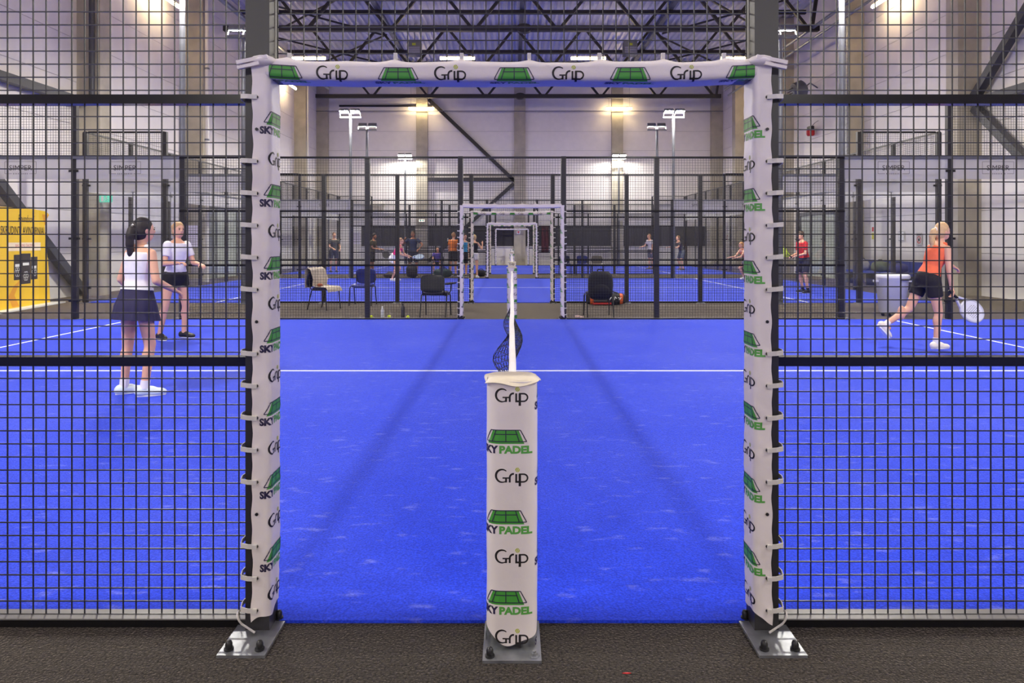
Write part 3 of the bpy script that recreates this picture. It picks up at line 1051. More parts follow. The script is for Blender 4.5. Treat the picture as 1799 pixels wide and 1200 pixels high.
def net_post(y, rz, label):
    t = thing('net_post', label, 'net post', (0, y, 0), rz, 'padded net posts')
    link('post', cached('npost', lambda: MB().box((-0.04, -0.04, 0.01), (0.04, 0.04, 0.96)).mesh('post', STEEL)), t)
    def cov():
        mb = MB()
        def fn(a, b):
            u = (a - 0.5) * NPER
            z0 = 0.075 - 0.05 * max(0, math.cos(u / NPER * 2 * PI)) ** 3 + 0.008 * math.sin(u * 50)
            return net_P(u, z0 + (NH - z0) * b, 0)
        mb.grid(fn, 72, 60)
        return mb.mesh('padded_sleeve', VINYL, True, thick=-0.002)
    c = link('padded_sleeve', cached('nsl', cov), t)
    def prt():
        items = []
        g = grip_print(0.118); s = sky_print(1.0)
        for sh in (0, 0.5):
            z = 0.91
            while z > 0.0:
                off = sh * NPER
                if sh == 0:
                    if z > 0.03:
                        items.append((g, 0.0, z))
                    if z - 0.162 > 0.06:
                        items.append((s, -0.022, z - 0.162))
                z -= 0.287
        for q in range(4):
            z = 0.91 - 0.287 * q
            items.append((s, 0.175, z + 0.005 if z + 0.02 < 0.93 else 0.9))
            if z - 0.16 > 0.06:
                items.append((g, 0.175, z - 0.16))
            items.append((s, -0.215, z - 0.01))
            if z - 0.16 > 0.06:
                items.append((g, -0.215, z - 0.16))
        return print_mesh('printed_marks', items, net_P)
    link('printed_marks', cached('nprt', prt), c)
    def cap():
        mb = MB()
        n = 48
        vs = [(0, 0, 0.006)]
        for rr, dz in ((0.6, 0.006), (0.92, 0.005), (1.13, 0.0)):
            for j in range(n):
                a = 2 * PI * j / n
                k = (abs(math.cos(a)) ** 4 + abs(math.sin(a)) ** 4) ** (-1 / 4)
                wob = 1 + (0.04 * math.sin(3 * a + 1) + 0.02 * math.sin(7 * a)) * (rr > 1)
                z = dz - (0.008 + 0.007 * math.sin(4 * a + 0.6)) * (rr > 1)
                vs.append((math.cos(a) * k * NW * rr * wob, math.sin(a) * k * ND * rr * wob, z))
        fs = [(0, 1 + j, 1 + (j + 1) % n) for j in range(n)]
        for r_ in range(2):
            for j in range(n):
                fs.append((1 + r_ * n + j, 1 + (r_ + 1) * n + j, 1 + (r_ + 1) * n + (j + 1) % n, 1 + r_ * n + (j + 1) % n))
        mb.add(vs, fs)
        return mb.mesh('top_flap', CREAM, True, thick=0.002)
    link('top_flap', cached('ncap', cap), t, (0, 0, NH))
    b = link('base_plate', cached('nbp', lambda: MB().box((-0.103, -0.15, 0), (0.103, 0.13, 0.01)).mesh('base_plate', GALV)), t)
    link('bolt_cap', cached('bolt', bolt_mesh), b, (-0.078, -0.125, 0.01))
    link('bolt', cached('hexb', hex_mesh), b, (0.078, -0.125, 0.01))
    return t

# ---- net
def net_x(s, z):
    """sideways billow of the slack net at distance s along it"""
    dn = max(0.0, 0.86 - z) / 0.86
    b = -0.135 * math.exp(-((s - 1.82) / 0.22) ** 2) + 0.085 * math.exp(-((s - 2.75) / 0.5) ** 2) - 0.085 * math.exp(-((s - 3.75) / 0.2) ** 2)
    return b * math.exp(-((z - 0.66) / 0.13) ** 2) + 0.006 * math.sin(s * 5) * dn
def net_z(s):
    return 0.905 - 0.03 * math.sin(PI * s / 9.6)
def net(y0, label):
    t = thing('padel_net', label, 'net', (0, y0, 0), 0, 'nets of the courts')
    def cords():
        mb = MB()
        Ls = 9.56
        nv = 240; nh = 22
        for i in range(nv + 1):
            s = 0.02 + Ls * i / nv
            zt = net_z(s) - 0.05
            mb.tube([(net_x(s, 0.02 + (zt - 0.02) * k / 22), s, 0.02 + (zt - 0.02) * k / 22) for k in range(23)], 0.0022, 3, caps=False)
        for j in range(nh + 1):
            pts = []
            for i in range(193):
                s = 0.02 + Ls * i / 192
                z = 0.02 + (net_z(s) - 0.07) * j / nh
                pts.append((net_x(s, z), s, z))
            mb.tube(pts, 0.0022 if 0 < j < nh else 0.004, 3, caps=False)
        return mb.mesh('net_cords', NETM)
    stuff(link('net_cords', cached('ncord', cords), t, (0, 0.22, 0)))
    def tape():
        mb = MB()
        n = 96
        vs = []
        for i in range(n + 1):
            s = 9.6 * i / n
            z = net_z(s)
            wx = 0.002 * math.sin(s * 2.3) + 0.0012 * math.sin(s * 5.1)
            hw = 0.0165
            for dx, dz in ((-hw, -0.052), (-hw, -0.008), (-hw * 0.5, 0), (hw * 0.5, 0), (hw, -0.008), (hw, -0.052)):
                vs.append((wx + dx, s, z + dz))
        fs = []
        for i in range(n):
            for j in range(6):
                fs.append((i * 6 + j, i * 6 + (j + 1) % 6, (i + 1) * 6 + (j + 1) % 6, (i + 1) * 6 + j))
        fs += [tuple(range(6)), tuple(n * 6 + j for j in range(5, -1, -1))]
        mb.add(vs, fs)
        return mb.mesh('net_tape', TAPE, False, recalc=True)
    link('net_tape', cached('ntape', tape), t, (0, 0.2, 0))
    return t

# ---- floodlight masts
def mast(x, y, sg, label, group):
    """sg = +1 when the lamps look towards +y"""
    t = thing('floodlight_mast', label, 'floodlight', (x, y, 0), 0 if sg > 0 else PI, group)
    link('pole', cached('mpole', lambda: MB().tube([(0, 0, 0), (0, 0, 6.18)], [0.065, 0.05], 12).mesh('pole', GALVD, True)), t)
    link('base_plate', cached('mbp', lambda: MB().box((-0.12, -0.12, 0), (0.12, 0.12, 0.014)).mesh('base_plate', GALV)), t)
    link('crossbar', cached('mcb', lambda: MB().box((-0.41, -0.04, 6.16), (0.41, 0.04, 6.21)).mesh('crossbar', GALVD)), t)
    for s in (-1, 1):
        M = Matrix.Rotation(math.radians(-32), 4, 'X')
        h = link('lamp_housing', cached('mlh', lambda: MB().poly([(-0.08, -0.02), (0.02, -0.13), (0.06, -0.13), (0.06, 0.13), (0.02, 0.13), (-0.08, 0.02)], -0.17, 0.17, 0, lambda a, yy, b: (yy, a, b)).mesh('lamp_housing', GALVD, recalc=True)), t, (s * 0.21, 0.14, 6.42))
        h.rotation_euler = (math.radians(-76), 0, 0)
        link('lens', cached('mln', lambda: MB().add([(-0.155, 0.062, -0.115), (0.155, 0.062, -0.115), (0.155, 0.062, 0.115), (-0.155, 0.062, 0.115)], [(3, 2, 1, 0)]).mesh('lens', LENS)), h)
        for q in (-1, 1):
            link('bracket', cached('mbk', lambda: MB().bar((0, -0.13, -0.22), (0, 0.02, 0.02), 0.012, 0.03).mesh('bracket', WPIPE)), t, (s * 0.21 + q * 0.178, 0.14, 6.42))
    return t

FL = {  # labels of the fence runs
 (0, 0, -1): 'black wire mesh court fence in front of the woman in navy skirt',
 (0, 0, 1): 'black wire mesh court fence in front of the woman in orange',
 (0, 1, -1): 'black wire mesh court fence with tennis balls and bottles behind its foot',
 (0, 1, 1): 'black wire mesh court fence in front of the white waste bin',
 (1, 0, -1): 'black wire mesh court fence behind the blue chair and the towel chair',
 (1, 0, 1): 'black wire mesh court fence beside the orange and black racket bag',
 (1, 1, -1): 'black wire mesh court fence behind the crouching woman in pink',
 (1, 1, 1): 'black wire mesh court fence in front of three chairs in a row',
 (2, 0, -1): 'black wire mesh court fence behind the seated child in purple',
 (2, 0, 1): 'black wire mesh court fence behind three chairs in a row',
 (2, 1, -1): 'black mesh fence before the chevron brace of the end wall',
 (2, 1, 1): 'black mesh fence before the dark red cloth on the end wall'}
DL = {(0, 0): 'padded doorway frame with large printed logos, standing on bolted plates', (0, 1): 'white padded doorway frame beside the black chair with armrest tablet',
      (1, 0): 'white padded doorway frame in front of the orange shirted man', (1, 1): 'white padded doorway frame beside the black bag on the carpet',
      (2, 0): 'white padded doorway frame of the rearmost court, towards the players', (2, 1): 'white padded doorway frame before the far end wall'}
NL = {(0, 0): 'padded net post with cream top flap and large printed logos', (0, 1): 'padded net post at the far end of the slack black net',
      (1, 0): 'padded net post of the middle court, by the carpet with four chairs', (1, 1): 'padded net post of the middle court, by the row of three chairs',
      (2, 0): 'padded net post of the rearmost court, by the row of three chairs', (2, 1): 'padded net post before the far end wall'}
ML = {0: 'the court of the woman in navy skirt', 1: 'the court of the man in red', 2: 'the rearmost court'}
for k, y0 in enumerate(Y0S):
    for side, y, out in ((0, y0, -1), (1, y0 + 10, 1)):
        for sx in (-1, 1):
            fence_half(y, out, sx, FL[(k, side, sx)])
            who = {(0, 0): 'beside the fence the doorway opens in', (0, 1): 'beside the fence with the waste bin', (1, 0): 'beside the fence with the racket bag', (1, 1): 'beside the fence near the seated child', (2, 0): 'beside the fence behind the three chairs', (2, 1): 'beside the fence before the end wall'}[(k, side)]
            mast(sx * 6.2, y + out * 0.22, -out, 'grey two lamp floodlight mast ' + who + (', exit sign side' if sx < 0 else ', bench side'), 'floodlight masts')
        doorway(y, 0 if out < 0 else PI, DL[(k, side)], k == 0)
        net_post(y + (-0.10 if out < 0 else 0.10), 0 if out < 0 else PI, NL[(k, side)])
    net(y0, ['black slack net with white tape behind the logo net post', 'black net with white tape of the court of the man in red', 'black net with white tape of the rearmost court'][k])
    for sx in (-1, 1):
        end_wall(y0, sx, {-1: 'clear glass end wall with mesh top facing the exit sign wall, at ', 1: 'clear glass end wall with mesh top facing the bench wall, at '}[sx] + ML[k])
for sx in (-1, 1):
    mast(sx * 6.2, -0.58, -1, 'unseen grey two lamp floodlight mast added on the carpet before the doorway' + (', exit sign side' if sx < 0 else ', bench side'), 'floodlight masts')  # unseen masts behind the camera, added to brighten the near post fronts
    mast(sx * 6.2, -11.0, 1, 'grey two lamp floodlight mast behind the empty court' + (', exit sign side' if sx < 0 else ', bench side'), 'floodlight masts')
# ------------------------------------------------------------------ fixtures of the hall
DKSCREEN = mat('dark_screen_cloth', (58, 55, 58), 0.85, 0, 0.08, 5)
for (x0, x1), lb in (((-8.9, -5.7), 'charcoal wind screen on the end wall, beside the louvre and exit light'), ((-4.95, 0.1), 'charcoal wind screen on the end wall under the chevron brace'), ((0.82, 5.85), 'charcoal wind screen on the end wall behind the dark red cloth'), ((6.6, 11.4), 'charcoal wind screen on the end wall beside the no entry sign')):
    t = thing('wind_screen', lb, 'screen', (0, 40.34, 0), 0, 'wind screens on the end wall')
    mb = MB()
    mb.grid(lambda a, b: (x0 + (x1 - x0) * a, 0.012 * math.sin(a * (x1 - x0) * 9), 1.12 + 1.17 * b), 60, 2)
    link('screen_cloth', mb.mesh('screen_cloth', DKSCREEN, True, thick=0.006), t)
    link('rail', MB().box((x0, -0.05, 1.05), (x1, 0.03, 1.11)).mesh('rail', WPIPE), t)
RED = mat('dark_red_cloth', (96, 22, 34), 0.85)
mb = MB()
for s in (-1, 1):
    mb.grid(lambda a, b, s=s: (1.95 + s * 0.11 + (a - 0.5) * 0.2, 40.26 + 0.025 * math.sin(a * 9 + b * 3), 0.78 + 1.5 * b), 10, 12)
mb.box((1.72, 40.23, 2.24), (2.18, 40.33, 2.29))
tag(link('hanging_cloth', mb.mesh('hanging_cloth', RED, True, thick=0.01)), 'long dark red cloth hanging in two strips on the end wall', 'cloth')
def louvre(x, z, wd, h, label):
    t = thing('vent_louvre', label, 'vent', (x, 40.36, z))
    fm = MB().box((-wd / 2, -0.06, 0), (wd / 2, 0.03, 0.03)).box((-wd / 2, -0.06, h - 0.03), (wd / 2, 0.03, h)).box((-wd / 2, -0.06, 0), (-wd / 2 + 0.03, 0.03, h)).box((wd / 2 - 0.03, -0.06, 0), (wd / 2, 0.03, h))
    link('frame', fm.mesh('frame', WPIPE), t)
    n = 5
    for i in range(n):
        link('slat', cached(('slat', wd), lambda: MB().bar((-wd / 2 + 0.03, 0, 0), (wd / 2 - 0.03, 0, 0), 0.06, 0.012).mesh('slat', WPIPE)), t, (0, -0.02, 0.06 + i * (h - 0.1) / (n - 1)))
louvre(4.2, 3.2, 0.95, 0.42, 'white slatted vent louvre on the end wall, screen with red cloth below')
louvre(-8.0, 3.2, 0.9, 0.42, 'white slatted vent louvre on the end wall by the exit sign corner')

SIGNW = mat('white_sign_board', (235, 235, 232), 0.5)
SIGNG = mat('exit_green', (58, 170, 140), 0.5, emit=((90, 200, 170), 0.6))
SIGNR = mat('sign_red', (196, 40, 44), 0.5)
SIGNY = mat('sign_yellow', (214, 208, 60), 0.5)
def board(name, label, cat, loc, rz, wd, h, m, marks, th=0.012):
    """flat board facing local -y, with printed marks (list of 2D polygons and materials)"""
    t = thing(name, label, cat, loc, rz)
    link('board', MB().box((-wd / 2, 0, -h / 2), (wd / 2, th, h / 2)).mesh('board', m), t)
    if marks:
        mb = MB(); ms = []
        for vs, fs, mm in marks:
            if mm not in ms:
                ms.append(mm)
            mb.add([(a, -0.0015 - 0.0006 * ms.index(mm), b) for a, b in vs], fs, ms.index(mm))
        link('printed_marks', mb.mesh('printed_marks', ms), t)
    return t
def ring2(cx, cy, r, wd, n=20):
    v, f = stroke(arc(cx, cy, r, r, 0, 360, n), wd)
    return v, f
def rect2(x0, y0, x1, y1):
    return [(x0, y0), (x1, y0), (x1, y1), (x0, y1)], [(0, 1, 2, 3)]
def man2(cx, cy, k):
    vs, fs = disc2(cx, cy + 0.07 * k, 0.018 * k, 8)
    out = [(vs, fs)]
    for p in ([(0, 0.045), (0, 0)], [(0, 0), (0.04, -0.05)], [(0, 0), (-0.035, -0.02), (-0.04, -0.06)], [(-0.05, 0.02), (0, 0.045), (0.05, 0.01)]):
        out.append(stroke([(cx + a * k, cy + b * k) for a, b in p], 0.014 * k))
    return out
t = thing('exit_sign', 'green and white running man exit sign on the concrete column', 'sign', (-10.7, 18.02, 2.56), 0)
link('sign_body', MB().box((-0.16, -0.05, -0.09), (0.16, -0.01, 0.09)).mesh('sign_body', SIGNG), t)
mb = MB()
for v, f in man2(0.02, -0.01, 1.0):
    mb.add([(a, -0.0515, b) for a, b in v], f)
v, f = rect2(-0.12, -0.07, -0.05, 0.07); mb.add([(a, -0.0515, b) for a, b in v], f)
link('printed_marks', mb.mesh('printed_marks', SIGNW), t)
link('ceiling_rod', MB().tube([(0, -0.03, 0.09), (0, -0.03, 0.16), (0, 0.0, 0.16)], 0.008, 6).mesh('ceiling_rod', GALVD), t)
EXW = mat('lit_exit_panel', (240, 238, 230), 0.5, emit=((255, 240, 225), 1.2))
board('exit_light', 'small lit white exit light on the end wall column', 'sign', (-5.3, 40.07, 2.62), 0, 0.34, 0.14, EXW, [(*rect2(-0.12, -0.03, -0.02, 0.03), SIGNG), (*rect2(0.03, -0.03, 0.12, 0.03), SIGNG)])
W90 = -PI / 2     # boards on the bench wall look towards -x
mk = [(*ring2(0, 0, 0.1, 0.02), BLACK)] + [(v, f, BLACK) for v, f in man2(0, -0.01, 0.9)]
board('player_sign', 'white pictogram sign in thin frame on the bench wall', 'sign', (12.37, 21.7, 1.6), PI / 2 + PI, 0.34, 0.32, SIGNW, [(*stroke([(-0.15, -0.14), (0.15, -0.14), (0.15, 0.14), (-0.15, 0.14), (-0.15, -0.14)], 0.012), BLACK)] + mk[1:])
board('prohibition_sign', 'grey prohibition sign with red ring on the bench wall', 'sign', (12.37, 20.75, 1.5), PI / 2 + PI, 0.28, 0.38, mat('grey_sign_board', (190, 186, 184), 0.5), [(*ring2(0, -0.02, 0.1, 0.025), SIGNR), (*stroke([(-0.07, -0.09), (0.07, 0.05)], 0.02), SIGNR), (*disc2(0, -0.02, 0.045), BLACK), (*rect2(-0.11, 0.12, 0.11, 0.16), BLACK)])
board('fire_notice', 'small red and yellow fire notice on the bench wall column', 'sign', (12.37, 23.4, 1.72), PI / 2 + PI, 0.18, 0.5, SIGNW, [(*rect2(-0.06, 0.05, 0.06, 0.2), SIGNR), (*rect2(-0.07, -0.22, 0.07, 0.0), SIGNY)])
board('no_entry_sign', 'small red ringed prohibition sign on the bench wall by the end', 'sign', (12.37, 39.2, 1.62), PI / 2 + PI, 0.4, 0.42, SIGNW, [(*ring2(0, 0, 0.13, 0.035), SIGNR), (*stroke([(-0.09, -0.09), (0.09, 0.09)], 0.03), SIGNR)])
board('hydrant_sign', 'tiny red hydrant sign on the middle end wall column', 'sign', (0.38, 40.08, 1.92), 0, 0.2, 0.2, SIGNW, [(*rect2(-0.06, 0.0, 0.06, 0.07), SIGNR), (*rect2(-0.015, -0.08, 0.015, 0.0), SIGNR)])
PAPER = mat('lavender_paper', (216, 212, 232), 0.7)
def paper(loc, label, wd=0.4, h=0.52, m=PAPER):
    lines = [(*stroke([(-wd * 0.38, y), (wd * 0.38, y)], 0.008), mat('paper_ink', (150, 145, 165), 0.7)) for y in [h * (0.36 - 0.09 * i) for i in range(9)]]
    return board('paper_notice', label, 'notice', loc, 0, wd, h, m, lines, 0.004)
paper((-7.55, 15.955, 1.56), 'pale paper notice on the glass beside the woman in white shirt')
paper((-6.72, 29.355, 1.55), 'pale paper notice on the glass beside the man in camouflage shirt', 0.38, 0.5)
paper((-3.62, 40.28, 1.3), 'white picture notice below the screen, above the seated child', 0.42, 0.58, SIGNW)

# glazed doors in the long walls
FRAME = mat('grey_door_frame', (96, 98, 102), 0.5)
DGLASS = mat('door_glass', (176, 182, 176), 0.12, spec=0.7)
def wall_door(nm, x, y0, y1, h, sx, leaves):
    d = struct(link(nm, MB().box((x, y0, 0), (x + 0.05 * sx, y1, h)).mesh(nm, DGLASS)))
    for i in range(leaves + 1):
        y = y0 + (y1 - y0) * i / leaves
        link('door_frame', MB().box((min(x, x + 0.09 * sx), y - 0.05, 0), (max(x, x + 0.09 * sx), y + 0.05, h)).mesh('door_frame', FRAME), d)
    link('door_head', MB().box((min(x, x + 0.1 * sx), y0 - 0.05, h), (max(x, x + 0.1 * sx), y1 + 0.05, h + 0.14)).mesh('door_head', FRAME), d)
    for i in range(leaves):
        y = y0 + (y1 - y0) * (i + 0.85) / leaves
        link('door_handle', MB().tube([(x + 0.06 * sx, y, 0.9), (x + 0.12 * sx, y, 0.95), (x + 0.12 * sx, y, 1.25), (x + 0.06 * sx, y, 1.3)], 0.012, 6).mesh('door_handle', GALV), d)
wall_door('door_1', XL, 25.4, 29.4, 2.7, 1, 4)
wall_door('door_2', XR, 26.0, 29.2, 2.5, -1, 3)

# fan heater, alarm, roof heaters, dark lamp heads
def fan_heater(loc, label):
    t = thing('fan_heater', label, 'heater', loc, 0)
    link('casing', MB().lathe([(0.26, -0.25), (0.34, -0.18), (0.34, 0.18), (0.26, 0.25)], 16).mesh('casing', GALVD, True), t).rotation_euler = (0, PI / 2 - 0.4, 0)
    for i in range(4):
        link('grille_bar', cached('ghb', lambda: MB().box((-0.02, -0.24, -0.012), (0.02, 0.24, 0.012)).mesh('grille_bar', BLACK)), t, (-0.36, 0, -0.28 + i * 0.1))
    link('wall_arm', MB().tube([(0.1, 0, 0), (0.5, 0.1, 0.3), (0.8, 0.1, 0.1)], 0.03, 8).mesh('wall_arm', GALVD, True), t)
fan_heater((11.6, 27.6, 7.55), 'grey fan heater with grille bars, high on the bench wall')
t = thing('alarm_beacon', 'small red alarm beacon on the bench wall', 'alarm', (12.2, 27.9, 5.9))
link('beacon_dome', MB().lathe([(0.13, -0.16), (0.16, -0.1), (0.16, 0.05), (0.1, 0.09)], 14).mesh('beacon_dome', SIGNR, True), t)
link('backing', MB().box((-0.08, -0.16, 0.06), (0.08, 0.16, 0.22)).mesh('backing', RUBBER), t)
link('cable', MB().tube([(0.03, 0, 0.2), (0.05, -0.3, 0.32), (0.05, -0.6, 0.35)], 0.012, 6).mesh('cable', RUBBER), t)
for x, lb in ((-4.42, 'grey box heater with lime badge under the roof, nearer the exit sign wall'), (5.35, 'grey box heater with lime badge under the roof, nearer the bench wall')):
    t = thing('roof_heater', lb, 'heater', (x, 31.0, 10.15))
    link('casing', MB().box((-0.3, -0.25, -0.3), (0.3, 0.25, 0.3)).mesh('casing', GALVD), t)
    for i in range(4):
        link('grille_slat', cached('rhs', lambda: MB().box((-0.27, -0.265, -0.025), (0.27, -0.25, 0.025)).mesh('grille_slat', mat('pale_slat', (150, 152, 178), 0.4))), t, (0, 0, -0.25 + i * 0.085))
    link('badge', MB().box((-0.08, -0.262, 0.1), (0.08, -0.25, 0.2)).mesh('badge', LIME), t)
    link('hanger', MB().tube([(0, 0, 0.3), (0, 0, 1.2)], 0.02, 6).mesh('hanger', GALVD), t)

# bench with bags along the wall
BENCHB = mat('blue_bench_pad', (52, 66, 150), 0.5)
t = thing('wall_bench', 'long bench with blue padded seat and back along the wall', 'bench', (11.75, 19.9, 0))
link('seat', MB().box((-0.25, 0, 0.40), (0.2, 3.6, 0.47)).mesh('seat', BENCHB), t)
for i in range(6):
    link('back_pad', cached('bpad', lambda: MB().box((0.2, 0.02, 0.47), (0.28, 0.58, 0.82)).mesh('back_pad', BENCHB)), t, (0, i * 0.6, 0))
for i in range(4):
    link('leg', cached('bleg', lambda: MB().box((-0.2, -0.03, 0), (0.18, 0.03, 0.40)).mesh('leg', STEEL)), t, (0, 0.15 + i * 1.1, 0))
def soft_bag(name, label, loc, r, m, rz=0, strap=None, seed=1, cat='bag'):
    t = thing(name, label, cat, loc, rz)
    mb = MB(); mb.ell((0, 0, r[2]), r, 20, 12)
    vs = []
    for v in mb.v:
        p = Vector(v)
        q = (p - Vector((0, 0, r[2])))
        k = 1 + 0.16 * mnoise.noise(p * 6 + Vector((seed, 0, 0)))
        # square the ellipsoid a little, flatten on the ground
        q = Vector((math.copysign(abs(q.x / r[0]) ** 0.75, q.x) * r[0], math.copysign(abs(q.y / r[1]) ** 0.75, q.y) * r[1], math.copysign(abs(q.z / r[2]) ** 0.8, q.z) * r[2])) * k
        vs.append((q.x, q.y, max(0.0, q.z + r[2])))
    mb.v = vs
    link('bag_body', mb.mesh('bag_body', m, True), t)
    link('strap', MB().tube([(-r[0] * 0.5, 0, r[2] * 1.85), (-r[0] * 0.25, 0.02, r[2] * 2.25), (r[0] * 0.25, 0.02, r[2] * 2.25), (r[0] * 0.5, 0, r[2] * 1.85)], 0.014, 6).mesh('strap', strap or RUBBER, True), t)
    return t
BAGD = mat('black_bag_cloth', (26, 25, 30), 0.75, 0, 0.2, 8)
BAGG = mat('olive_bag_cloth', (92, 100, 84), 0.8, 0, 0.3, 9)
BAGS = mat('grey_bag_cloth', (150, 146, 150), 0.8, 0, 0.15, 9)
soft_bag('sports_bag', 'olive green sports bag on the blue bench', (11.66, 21.6, 0.47), (0.2, 0.34, 0.17), BAGG, 0.1)
soft_bag('sports_bag', 'pale grey sports bag on the blue bench', (11.66, 22.7, 0.47), (0.18, 0.26, 0.18), BAGS, -0.1, seed=4)
soft_bag('sports_bag', 'dark navy sports bag on the blue bench', (11.66, 20.6, 0.47), (0.2, 0.32, 0.15), mat('navy_bag', (58, 56, 110), 0.7), 0, seed=7)

# yellow display shaped like a snack pouch
YEL = mat('yellow_display_card', (240, 196, 42), 0.5, 0, 0.05, 1.5)
t = thing('snack_display', 'big yellow pouch shaped display board with lettering against the wall', 'display', (-10.62, 14.75, 0), 0)
t.rotation_euler = (0, 0, PI / 2 + 0.13)
out = [(-1.24, 0.03), (1.12, 0.03), (1.10, 0.4), (1.05, 0.9), (0.97, 1.3), (0.91, 1.62), (0.90, 1.8), (0.96, 1.93), (1.08, 2.06), (0.95, 2.13), (0.5, 2.16), (-0.5, 2.16), (-1.1, 2.15), (-1.2, 2.05), (-1.05, 1.85), (-1.02, 1.6), (-1.1, 1.2), (-1.2, 0.6)]
link('card', MB().poly(out, -0.03, 0.03).mesh('card', YEL, recalc=True), t)
INK = mat('display_brown_ink', (50, 36, 22), 0.6)
INKR = mat('display_red_ink', (205, 110, 120), 0.6)
PALE = mat('display_pale_band', (246, 226, 196), 0.6)
PCH = mat('display_dark_pouch', (52, 44, 46), 0.6)
SHADE = mat('display_orange_fold', (226, 158, 44), 0.6)
mb = MB()
def dtext(s, cx, z, wd, h, mi, bold=0, shear=0):
    v, f = text2d(s, 0.2, bold, 1, shear)
    xs_ = [p[0] for p in v]; ys_ = [p[1] for p in v]
    kx = wd / (max(xs_) - min(xs_)); ky = h / (max(ys_) - min(ys_)); y_ = min(ys_); xm = (max(xs_) + min(xs_)) / 2
    mb.add([(cx + (a - xm) * kx, -0.034, z + (b - y_) * ky) for a, b in v], f, mi)
dtext('Roundooni', 0.16, 1.86, 0.62, 0.16, 0, 0, 0.3)
dtext('SKRUDINTI AVIN\u017dIRNIAI', 0.05, 1.60, 1.62, 0.21, 0, 0.001)
v, f = rect2(-0.5, 1.24, 0.72, 1.42); mb.add([(a, -0.032, b) for a, b in v], f, 2)
dtext('BALTYM\u0172 \u0160ALTINIS', 0.12, 1.31, 0.72, 0.09, 1)
for cx, z0, z1, wd in ((-0.17, 0.62, 1.16, 0.26), (0.46, 0.60, 1.10, 0.26), (0.14, 0.52, 1.18, 0.36)):
    v, f = rect2(cx - wd / 2, z0, cx + wd / 2, z1); ly = -0.033 - 0.001 * (wd > 0.3); mb.add([(a, ly, b) for a, b in v], f, 3)
    v, f = rect2(cx - wd * 0.33, z1 - 0.26, cx + wd * 0.33, z1 - 0.20); mb.add([(a, ly - 0.001, b) for a, b in v], f, 4)
    for q in range(6):
        a0 = q * 60
        v, f = stroke(arc(cx + 0.06 * math.cos(math.radians(a0)), z0 + 0.17 + 0.07 * math.sin(math.radians(a0)), 0.035, 0.035, 0, 360, 10), 0.01)
        mb.add([(a, ly - 0.001, b) for a, b in v], f, 4)
mb.add([(a, -0.032, b) for a, b in [(-0.35, 0.05), (-0.1, 0.05), (-0.28, 0.3), (-0.05, 0.62), (-0.3, 0.5), (-0.5, 0.28)]], [(0, 1, 2), (0, 2, 5), (2, 3, 4), (2, 4, 5)], 5)
mb.add([(a, -0.032, b) for a, b in [(0.90, 1.8), (0.96, 1.93), (1.06, 2.05), (0.78, 2.06)]], [(0, 1, 2, 3)], 5)
link('printed_marks', mb.mesh('printed_marks', [INK, INKR, PALE, PCH, SIGNW, SHADE]), t)
link('foot_board', MB().box((-1.3, -0.28, 0), (1.3, 0.05, 0.03)).mesh('foot_board', SIGNW), t)

# ------------------------------------------------------------------ chairs
def chair_parts(seatm, backm, tabl=False):
    def slab(w0, d0, th, bend, n=12, tilt=0):
        mb = MB()
        def top(a, b):
            x = (a - 0.5) * w0; y = (b - 0.5) * d0
            ed = max(abs(a - 0.5), abs(b - 0.5)) * 2
            r = (abs(2 * a - 1) ** 6 + abs(2 * b - 1) ** 6)
            k = 1 - 0.15 * (abs(2 * a - 1) ** 3) * (abs(2 * b - 1) ** 3)
            return (x * k, y * k, bend(a, b) + th * (1 - 0.5 * min(1, r)))
        mb.grid(top, n, n)
        mb.grid(lambda a, b: (lambda p: (p[0], p[1], bend(a, b) - th * 0.3))(top(a, b)), n, n, flip=True)
        nn = n + 1
        o = nn * nn
        rim = [i for i in range(nn)] + [j * nn + n for j in range(1, nn)] + [n * nn + i for i in range(n - 1, -1, -1)] + [j * nn for j in range(n - 1, 0, -1)]
        for q in range(len(rim)):
            a, b = rim[q], rim[(q + 1) % len(rim)]
            mb.f.append((a, a + o, b + o, b)); mb.m.append(0)
        return mb
    P = []
    P.append(('seat', slab(0.47, 0.43, 0.05, lambda a, b: 0.43 - 0.045 * max(0, b - 0.75) ** 1.0 + 0.015 * (2 * a - 1) ** 2).mesh('seat', seatm, True, recalc=True), None))
    bk = slab(0.46, 0.34, 0.035, lambda a, b: 0.05 * (2 * a - 1) ** 2)
    R = Matrix.Translation((0, -0.235, 0.64)) @ Matrix.Rotation(math.radians(80), 4, 'X')
    bk.v = [tuple(R @ Vector(v)) for v in bk.v]
    P.append(('backrest', bk.mesh('backrest', backm, True, recalc=True), None))
    for sx in (-1, 1):
        x = 0.245 * sx
        P.append(('leg', MB().tube([(x * 1.02, 0.21, 0), (x, 0.17, 0.40), (x, 0.13, 0.425)], 0.012, 8).mesh('leg', RUBBER, True), None))
        P.append(('leg', MB().tube([(x * 1.02, -0.27, 0), (x, -0.17, 0.40), (x, -0.13, 0.425)], 0.012, 8).mesh('leg', RUBBER, True), None))
        P.append(('side_frame', MB().tube([(x, 0.15, 0.42), (x, -0.15, 0.42)], 0.012, 8).mesh('side_frame', RUBBER, True), None))
        P.append(('back_support', MB().tube([(x * 0.86, -0.1, 0.41), (x * 0.86, -0.21, 0.43), (x * 0.86, -0.245, 0.56), (x * 0.86, -0.265, 0.68)], 0.011, 8).mesh('back_support', RUBBER, True), None))
    P.append(('crossbar', MB().tube([(-0.245, -0.05, 0.415), (0.245, -0.05, 0.415)], 0.011, 8).mesh('crossbar', RUBBER, True), None))
    return P
CH = {}
